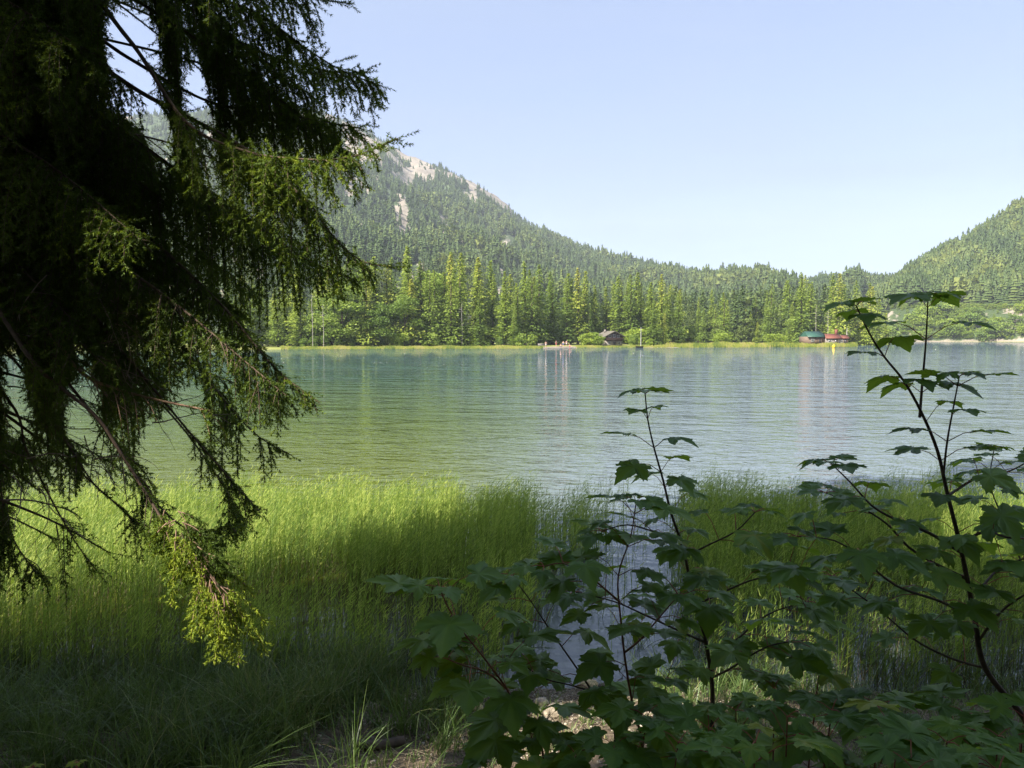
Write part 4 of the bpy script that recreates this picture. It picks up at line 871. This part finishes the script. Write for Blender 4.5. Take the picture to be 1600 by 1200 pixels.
# bare brown limb catching light, and the long one that ends in the lit fan
limb(spr, pth(4.45, (-10, 420, 3.7), (40, 480, 3.6), (90, 535, 3.55), (130, 585, 3.5), (190, 610, 3.5), (260, 628, 3.5), (330, 642, 3.5)), .03, .008, .45, .45, .07, .5, M_PEEL, seed=50)
limb(spr, pth(4.1, (20, 520, 3.4), (90, 600, 3.4), (150, 650, 3.35), (190, 710, 3.3), (240, 790, 3.25), (285, 862, 3.2), (325, 915, 3.15), (350, 955, 3.1)), .024, .008, .3, .25, .09, .45, seed=51, tipfan=False)
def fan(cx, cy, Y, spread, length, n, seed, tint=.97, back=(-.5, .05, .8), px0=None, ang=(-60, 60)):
    rng = np.random.default_rng(seed); c = np.array(at(cx, cy, Y)); wood = MB(); A = []; B = []; TI = []
    for k in range(n):
        a = radians(rng.uniform(*ang)); d = np.array([sin(a), rng.uniform(-.25, .35), -cos(a)]); d /= np.linalg.norm(d); Lb = length * rng.uniform(.6, 1.1); ns = 7; p = [c + np.array(back) * rng.random() * .2 * spread + rng.normal(0, .015, 3)]
        for j in range(ns):
            d = d * .92 + np.array([rng.normal(0, .08), 0, -.09]); d /= np.linalg.norm(d); p.append(p[-1] + d * Lb / ns)
        p = np.array(p); wood.tube(p, np.linspace(.0028, .001, len(p)), 4)
        for j in range(3 if rng.random() < .5 else 1, ns):
            A.append(p[j]); B.append(p[j + 1]); TI.append(tint)
            for sg in (-1, 1):
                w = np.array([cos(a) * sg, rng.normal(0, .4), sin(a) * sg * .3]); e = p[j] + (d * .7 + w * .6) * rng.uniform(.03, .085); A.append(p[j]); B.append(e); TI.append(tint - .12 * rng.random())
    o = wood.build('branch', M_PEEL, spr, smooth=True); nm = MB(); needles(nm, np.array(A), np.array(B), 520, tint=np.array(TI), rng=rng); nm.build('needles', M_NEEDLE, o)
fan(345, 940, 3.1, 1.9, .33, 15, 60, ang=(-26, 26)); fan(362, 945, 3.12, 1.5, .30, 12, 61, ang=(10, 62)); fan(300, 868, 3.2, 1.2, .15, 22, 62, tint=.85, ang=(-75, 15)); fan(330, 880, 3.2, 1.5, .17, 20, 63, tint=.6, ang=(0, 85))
# filling limbs through the depth of the crown
rng = np.random.default_rng(99); cnt = 0
for i in range(82):
    py = -120 + 1000 * ((i + .5) / 82) ** .9; edge = float(np.interp(py, [a for a, _ in SILH], [b for _, b in SILH])); px = rng.uniform(.12, .92) * edge
    if py > 640: px = rng.uniform(.02, .85) * edge
    if i % 3 == 0: px = rng.uniform(.05, .45) * edge
    Y = rng.uniform(3.3, 5.9) ; tip = np.array(at(px, py, Y)); base = np.array(T_(0)); Lh = np.linalg.norm(tip[:2] - base[:2])
    if Lh < .6: continue
    z0 = tip[2] + Lh * rng.uniform(.2, .5) + .1
    if py > 640 and i % 2: continue
    mid1 = base * .66 + tip * .34; mid1[2] = z0 - .10 * Lh; mid2 = base * .3 + tip * .7; mid2[2] = tip[2] + (z0 - tip[2]) * .42
    b0 = base.copy(); b0[2] = z0
    limb(spr, [b0, mid1, mid2, tip], .022, .004, rng.uniform(.38, .6) if py < 600 else .36, seed=100 + i, bare=.06 if py < 520 else .3, per=400, step=.036, tint=.36)
# bare dead twigs under the crown
m = MB()
for i in range(60):
    px = rng.uniform(-20, 240); py = rng.uniform(420, 760); Y = rng.uniform(3.5, 4.5); p0 = np.array(at(px, py, Y)); d = np.array([rng.uniform(-.2, 1), rng.uniform(-.4, .4), rng.uniform(-1, .1)]); d /= np.linalg.norm(d); P = [p0]
    for k in range(8): d = d + rng.normal(0, .18, 3) + np.array([0, 0, -.05]); d /= np.linalg.norm(d); P.append(P[-1] + d * .055)
    m.tube(P, np.linspace(.004, .001, 9), 4)
    for k in (2, 4, 6): e = P[k] + (d + rng.normal(0, .7, 3)) * .09; m.tube([P[k], (P[k] + e) / 2 + rng.normal(0, .01, 3), e], [.002, .0015, .0007], 3)
m.build('dead_twigs', plain('dead_twig', (.3, .24, .19), .9, 30, .3, .2), spr, smooth=True)
# upper crown above the view
cm = spruce_crown(14, 2.9, 71, base=.01, droop=.12, cl=.11, per=100, sparse=1.5); cm.build('crown', M_SPRUCE, spr, loc=(TX, TY, 6.0))

# ------------------------------------------------------------------ sycamore maples
LEAFOUT = [(.03, -.02), (.10, -.10), (.20, -.13), (.27, -.19), (.33, -.15), (.42, -.15), (.40, -.06), (.44, 0), (.38, .06), (.46, .10), (.52, .17), (.60, .20), (.60, .28), (.68, .36), (.59, .38), (.60, .46), (.50, .43), (.44, .48), (.38, .44), (.31, .46), (.33, .54), (.29, .60), (.31, .68), (.23, .70), (.23, .79), (.15, .80), (.10, .90), (0, 1.04)]
def leaf_template(seed):
    rng = np.random.default_rng(seed); R = [(x * (1 + rng.normal(0, .03)), y) for x, y in LEAFOUT]; Lf = [(-x * (1 + rng.normal(0, .03)), y) for x, y in LEAFOUT[:-1]]
    O = np.array([(0, .0)] + R + Lf[::-1]); c = np.array([0, .2]); veins = [radians(a) for a in (-62, 62, -118 + 0, 118, 0)]
    def z(p):
        r = np.hypot(p[0], p[1]); a = abs(math.atan2(p[0], p[1] + .02)); fold = min(abs(a - v) for v in (0, radians(52), radians(105)))
        return fold * r * .28 - K * r * r
    K = rng.uniform(.02, .45); sk = rng.normal(0, .12); V = [(c[0], c[1], z(c))]
    for f in (.5, 1.0):
        for p in O: q = c + (p - c) * f; V.append((q[0], q[1], z(q) + sk * q[0] * abs(q[0]) + rng.normal(0, .014)))
    n = len(O); F = [(0, 1 + i, 1 + (i + 1) % n) for i in range(n)]; F4 = [(1 + i, 1 + n + i, 1 + n + (i + 1) % n, 1 + (i + 1) % n) for i in range(n)]
    def vt(p):
        a = abs(math.atan2(p[0], p[1] + .02)); fo = min(abs(a - v_) for v_ in (0, radians(52), radians(105))); return .22 * max(0, 1 - fo * 5) * (1 if np.hypot(p[0], p[1]) > .08 else 1.3)
    return np.array(V), np.array(F), np.array(F4), np.array([vt(p) for p in V])
LT = [leaf_template(s) for s in range(14)]
m, t, b = nodes('maple_leaf')
a = t.nodes.new('ShaderNodeAttribute'); a.attribute_name = 'tint'; g = t.nodes.new('ShaderNodeNewGeometry')
tcx = t.nodes.new('ShaderNodeTexCoord'); n1 = t.nodes.new('ShaderNodeTexNoise'); n1.inputs['Scale'].default_value = 45; n1.inputs['Detail'].default_value = 5; t.links.new(tcx.outputs['Object'], n1.inputs['Vector'])
n3 = t.nodes.new('ShaderNodeTexNoise'); n3.inputs['Scale'].default_value = 260; t.links.new(tcx.outputs['Object'], n3.inputs['Vector'])
v = math_(t, 'ADD', a.outputs['Fac'], math_(t, 'MULTIPLY', math_(t, 'SUBTRACT', n1.outputs[0], .5), .35))
c = ramp(t, v, [(0, (.06, .14, .028)), (.5, (.13, .26, .048)), (.85, (.21, .35, .045)), (1, (.34, .38, .05))])
spk = t.nodes.new('ShaderNodeMix'); spk.data_type = 'RGBA'; spk.inputs[7].default_value = (.03, .025, .012, 1); t.links.new(ramp(t, n3.outputs[0], [(.68, (0, 0, 0)), (.74, (.8, .8, .8))]), spk.inputs[0]); t.links.new(c, spk.inputs[6]); c = spk.outputs[2]
t.links.new(c, b.inputs['Base Color']); b.inputs['Roughness'].default_value = .45; b.inputs['Specular IOR Level'].default_value = .25
bp = t.nodes.new('ShaderNodeBump'); bp.inputs['Strength'].default_value = .35; bp.inputs['Distance'].default_value = .003; t.links.new(n1.outputs[0], bp.inputs['Height']); t.links.new(bp.outputs[0], b.inputs['Normal'])
tr = t.nodes.new('ShaderNodeBsdfTranslucent'); tr.inputs[0].default_value = (.28, .42, .03, 1); ms = t.nodes.new('ShaderNodeMixShader'); ms.inputs[0].default_value = .42
t.links.new(b.outputs[0], ms.inputs[1]); t.links.new(tr.outputs[0], ms.inputs[2]); t.links.new(ms.outputs[0], t.nodes['Material Output'].inputs[0]); M_LEAF = m
M_STEM = plain('maple_stem', (.085, .06, .045), .7, 40, .35, .2); M_PET = plain('petiole', (.32, .09, .05), .5, 20, .3, 0); M_RED = plain('young_stem', (.24, .10, .055), .55, 30, .3, .1)
class Sapling:
    def __init__(s, name, label, stemmat=None, seed=0):
        s.o = empty(name); tag(s.o, label, 'sapling'); s.st = MB(); s.lf = MB(); s.pt = MB(); s.rng = np.random.default_rng(seed + 500); s.sm = stemmat or M_STEM
    def leaf(s, p, d, size, tint=None, droop=None, pet=.09):
        """petiole from p along d (horizontal-ish), blade hanging at its end"""
        r = s.rng; d = np.array(d, float); d /= np.linalg.norm(d) + 1e-9
        q = p + d * pet * .55 + np.array([0, 0, pet * .1]); e = p + d * pet; s.pt.tube([p, q, e], [.0016, .0014, .0011], 4)
        fx = d.copy(); dz = r.uniform(-.22, .14) if droop is None else droop; fx[2] = dz; fx /= np.linalg.norm(fx)
        up = np.array([r.normal(0, .15), r.normal(0, .15), 1.0]); rt = np.cross(fx, up); rt /= np.linalg.norm(rt); nn = np.cross(rt, fx)
        V, F, F4, VT = LT[int(r.integers(0, len(LT)))]; Wd = V * size * np.array([r.uniform(.9, 1.12), 1, 1])
        X = e + Wd[:, :1] * rt + Wd[:, 1:2] * fx + Wd[:, 2:3] * nn; tt = np.clip(r.normal(.4, .24), 0, 1) if tint is None else tint
        n0 = s.lf.n; s.lf.add(X, F, np.clip(tt + VT, 0, 1)); s.lf.f4.append(F4 + n0); s.lf.m4.append(np.zeros(len(F4), np.int32))
    def shoot(s, path, r0, r1, node=.12, size=.13, s0=.2, tipn=3, tint=None, mat=None):
        size *= 1.06; node *= .84
        P = spline(path, .03); n = len(P); s.st.tube(P, np.linspace(r0, r1, n), 7)
        cum = np.concatenate([[0], np.cumsum(np.linalg.norm(np.diff(P, axis=0), axis=1))]); q = s0 * cum[-1]; k = s.rng.random() * 3
        while q < cum[-1] - .02:
            i = int(np.searchsorted(cum, q)); p = P[min(i, n - 1)]
            T = P[min(i + 1, n - 1)] - P[max(i - 1, 0)]; T /= np.linalg.norm(T)
            A = np.cross(T, (0.3, .2, 1)); A /= np.linalg.norm(A); B = np.cross(T, A); a = k * pi / 2 + s.rng.normal(0, .25)
            for sg in (-1, 1):
                if s.rng.random() < .12: continue
                D = (A * cos(a) + B * sin(a)) * sg; D[2] = D[2] * .4 + .18; D = D / np.linalg.norm(D) + T * .35
                s.leaf(p, D, size * s.rng.uniform(.65, 1.15), tint, pet=size * s.rng.uniform(.6, 1.0))
            k += 1; q += node * s.rng.uniform(.75, 1.25)
        T = P[-1] - P[-2]; T /= np.linalg.norm(T)
        for j in range(tipn):
            a = 2 * pi * j / tipn + s.rng.random(); s.leaf(P[-1], np.array([cos(a), sin(a), .1]) + T * .3, size * s.rng.uniform(.45, .8), tint, pet=size * .35)
    def done(s):
        n0 = s.st.n
        for q, w_ in zip(s.pt.f4, s.pt.m4): s.st.f4.append(q + n0); s.st.m4.append(w_ + 1)
        s.st.v += s.pt.v; s.st.t += s.pt.t; s.st.n += s.pt.n
        s.st.build('stem', [s.sm, M_PET], s.o, smooth=True); s.lf.build('leaves', M_LEAF, s.o, smooth=True)
def PX(*q): return [tuple(at(*p)) for p in q]
def gnd(x, y): return (x, y, ground_z(x, y) - .05)
# tall maple at the right
A = Sapling('maple_sapling', 'tallest maple sapling rising against the lake at the right edge', seed=1)
A.shoot([gnd(1.95, 2.35)] + PX((1660, 1250, 2.4), (1605, 1130, 2.4), (1540, 1045, 2.4), (1522, 960, 2.4), (1502, 860, 2.4), (1480, 770, 2.4), (1465, 705, 2.4), (1440, 645, 2.4), (1412, 595, 2.4), (1382, 558, 2.4), (1358, 520, 2.4), (1338, 478, 2.4)), .016, .0025, .16, .115, .60, 4)
A.shoot(PX((1437, 652, 2.4), (1441, 600, 2.45), (1447, 530, 2.45), (1450, 465, 2.45)), .005, .002, .17, .12, .2, 5)
A.shoot(PX((1474, 745, 2.4), (1480, 690, 2.35), (1490, 635, 2.3), (1499, 588, 2.3)), .004, .002, .12, .10, .3, 4)
A.shoot(PX((1500, 862, 2.4), (1450, 832, 2.35), (1400, 812, 2.3), (1362, 790, 2.3), (1330, 755, 2.3), (1298, 724, 2.3)), .007, .002, .13, .10, .15, 4)
A.shoot(PX((1512, 905, 2.4), (1460, 880, 2.45), (1420, 855, 2.5), (1385, 818, 2.5), (1340, 790, 2.5), (1290, 770, 2.5)), .006, .002, .13, .10, .15, 4)
A.shoot(PX((1522, 965, 2.4), (1470, 940, 2.3), (1400, 915, 2.2), (1350, 875, 2.2), (1305, 845, 2.2), (1245, 838, 2.2)), .006, .002, .12, .11, .15, 4)
A.shoot(PX((1500, 850, 2.4), (1540, 830, 2.3), (1575, 840, 2.2), (1640, 842, 2.2)), .006, .002, .12, .11, .15, 3)
A.shoot(PX((1545, 1045, 2.4), (1490, 1030, 2.5), (1430, 1000, 2.55), (1370, 950, 2.6), (1300, 900, 2.6)), .005, .002, .13, .11, .1, 4)
A.shoot(PX((1480, 775, 2.4), (1530, 745, 2.5), (1580, 735, 2.6), (1640, 700, 2.6)), .005, .002, .12, .10, .15, 4)
A.shoot(PX((1530, 1000, 2.4), (1560, 960, 2.3), (1600, 930, 2.2), (1660, 900, 2.2)), .005, .002, .12, .11, .1, 4)
A.shoot(PX((1525, 930, 2.4), (1560, 890, 2.5), (1610, 870, 2.5), (1660, 860, 2.5)), .005, .002, .12, .11, .1, 4)
A.done()
B_ = Sapling('maple_sapling', 'small maple shoot with a few leaves at the far right edge', seed=2)
B_.shoot([gnd(2.6, 2.9)] + PX((1640, 1000, 2.8), (1580, 840, 2.8), (1548, 760, 2.8), (1553, 702, 2.8)), .007, .002, .12, .09, .75, 5); B_.done()
# centre maple
Cc = Sapling('maple_sapling', 'tall central maple sapling with a bare tipped leader over the channel', seed=3)
Cc.shoot([gnd(.72, 2.75)] + PX((1112, 1250, 2.7), (1110, 1175, 2.7), (1113, 1080, 2.7), (1103, 1005, 2.65), (1085, 940, 2.6), (1068, 860, 2.55), (1048, 800, 2.5), (1036, 750, 2.5), (1022, 700, 2.5), (1012, 655, 2.5), (1008, 615, 2.5)), .014, .0022, .105, .105, .62, 5)
Cc.shoot(PX((1105, 1005, 2.65), (1060, 985, 2.6), (1010, 962, 2.55), (960, 940, 2.5), (900, 925, 2.5)), .005, .002, .11, .11, .15, 4)
Cc.shoot(PX((1088, 945, 2.6), (1130, 925, 2.5), (1180, 905, 2.4), (1230, 900, 2.4)), .005, .002, .1, .12, .15, 4)
Cc.shoot(PX((1070, 870, 2.55), (1110, 850, 2.45), (1150, 830, 2.4), (1180, 800, 2.4)), .004, .002, .1, .105, .15, 4)
Cc.shoot(PX((1060, 840, 2.55), (1020, 830, 2.45), (980, 820, 2.4), (940, 830, 2.4)), .004, .002, .1, .105, .15, 4)
Cc.shoot(PX((1108, 1030, 2.7), (1150, 1000, 2.7), (1200, 960, 2.7), (1260, 940, 2.7)), .005, .002, .1, .12, .15, 4)
Cc.shoot(PX((1110, 1060, 2.7), (1140, 1045, 2.6), (1200, 1010, 2.5), (1260, 1000, 2.5)), .005, .002, .11, .12, .1, 4)
Cc.done()
D = Sapling('maple_sapling', 'slim reddish stemmed maple standing in front of the open water', M_RED, seed=4)
D.shoot([gnd(.48, 2.5)] + PX((1005, 1190, 2.4), (990, 1110, 2.35), (978, 1040, 2.3), (970, 970, 2.3), (966, 900, 2.3), (985, 840, 2.3), (994, 785, 2.3)), .008, .002, .12, .11, .38, 5)
D.shoot(PX((975, 1020, 2.3), (1000, 1000, 2.3), (1030, 965, 2.3), (1060, 930, 2.3)), .004, .0015, .11, .11, .2, 4)
D.shoot(PX((968, 940, 2.3), (920, 900, 2.2), (880, 880, 2.2), (850, 885, 2.2)), .004, .0015, .1, .115, .2, 4)
D.done()
E_ = Sapling('maple_sapling', 'leaning dark stemmed maple left of the reddish one', seed=5)
E_.shoot([gnd(.40, 2.55)] + PX((960, 1140, 2.5), (925, 1080, 2.5), (895, 1035, 2.5), (860, 985, 2.5), (830, 940, 2.5), (800, 900, 2.5)), .008, .002, .12, .115, .62, 4)
E_.shoot(PX((925, 1080, 2.5), (890, 1070, 2.4), (850, 1060, 2.4), (820, 1040, 2.4)), .004, .0015, .1, .12, .3, 3); E_.done()
F_ = Sapling('maple_sapling', 'orange stemmed maple shoot with large pale leaves over the bank left of centre', M_RED, seed=6)
F_.shoot([gnd(.10, 2.6)] + PX((850, 1190, 2.45), (800, 1090, 2.35), (758, 1030, 2.3), (722, 985, 2.3), (698, 945, 2.3), (688, 920, 2.3)), .007, .0025, .10, .15, .42, 4, tint=.42)
F_.shoot(PX((790, 1075, 2.35), (760, 1050, 2.3), (725, 1040, 2.25), (700, 1030, 2.25)), .004, .002, .1, .13, .4, 2); F_.done()
# knee-high seedlings at the foot of the view
rng = np.random.default_rng(5); spots = [(760, 1185, 2.3), (830, 1150, 2.3), (900, 1180, 2.1), (960, 1165, 2.0), (1010, 1120, 2.1), (1060, 1160, 1.9), (1110, 1140, 2.0), (1150, 1110, 2.1), (1180, 1160, 1.8), (1230, 1120, 2.0), (1300, 1110, 2.1), (1370, 1105, 2.1), (1400, 1160, 1.8), (1480, 1160, 1.8), (1510, 1115, 2.1), (1560, 1150, 1.9), (1600, 1120, 2.0), (1430, 1205, 1.6), (1560, 1205, 1.6), (1040, 1060, 2.5), (1210, 1075, 2.4), (1280, 1050, 2.5)]
names = ['at the foot of the view', 'under the central maple', 'under the tall right hand maple']
for i, (px, py, Y) in enumerate(spots):
    tip = at(px, py, Y); where = 'on the pebble bank' if px < 1000 else ('under the central maple' if px < 1200 else 'under the tall right hand maple')
    S_ = Sapling('maple_seedling', 'knee high maple seedling with broad leaves ' + where, M_RED, seed=30 + i); S_.o['category'] = 'seedling'; S_.o['group'] = 'maple seedlings ' + where
    bx, by = tip[0] + rng.normal(0, .06), tip[1] + rng.normal(0, .08); g0 = gnd(bx, by)
    S_.shoot([g0, ((bx + tip[0]) / 2, (by + tip[1]) / 2 + .02, (g0[2] + tip[2]) / 2), tuple(tip)], .005, .002, .11, rng.uniform(.11, .155), .5, 3); S_.done()
for px, py in ((50, 1200), (120, 1192)):
    tip = at(px, py, 3.2); S_ = Sapling('maple_seedling', 'tiny pale green seedling at the bottom left, ' + ('leftmost' if px < 100 else 'right of its twin'), M_RED, seed=px); S_.o['category'] = 'seedling'
    S_.shoot([gnd(tip[0], tip[1]), tuple(tip)], .003, .0015, .08, .045, .6, 4, tint=.9); S_.done()

# ------------------------------------------------------------------ the wood behind the viewer that throws the shade
for i, (x, y, h, w) in enumerate(BACK):
    plant(BCK, 0 if y > -7 else 1, x, y, h, 'tall spruce of the wood behind the viewpoint', 'tree', 'spruces of the wood behind the viewpoint', w)
for p in SPR + BCK + BRD + BSH + GSH:
    if p.name not in used:
        for c_ in list(p.children): bpy.data.objects.remove(c_)
        bpy.data.objects.remove(p)
for o in bpy.data.objects:
    if 'h' in o.keys(): del o['h']

# ------------------------------------------------------------------ haze
if HAZE > 0:
    m = bpy.data.materials.new('haze'); m.use_nodes = True; t = m.node_tree; t.nodes.remove(t.nodes['Principled BSDF'])
    pv = t.nodes.new('ShaderNodeVolumePrincipled'); pv.inputs['Color'].default_value = (.80, .88, 1, 1); pv.inputs['Density'].default_value = HAZE; pv.inputs['Anisotropy'].default_value = 0.0
    t.links.new(pv.outputs[0], t.nodes['Material Output'].inputs['Volume']); m.cycles.homogeneous_volume = True if hasattr(m.cycles, 'homogeneous_volume') else None
    mb = MB(); mb.box((0, 900, 298), (7600, 5600, 604)); hz = mb.build('haze', m); tag(hz, 'thin bright summer haze filling the valley', 'haze', kind='stuff')
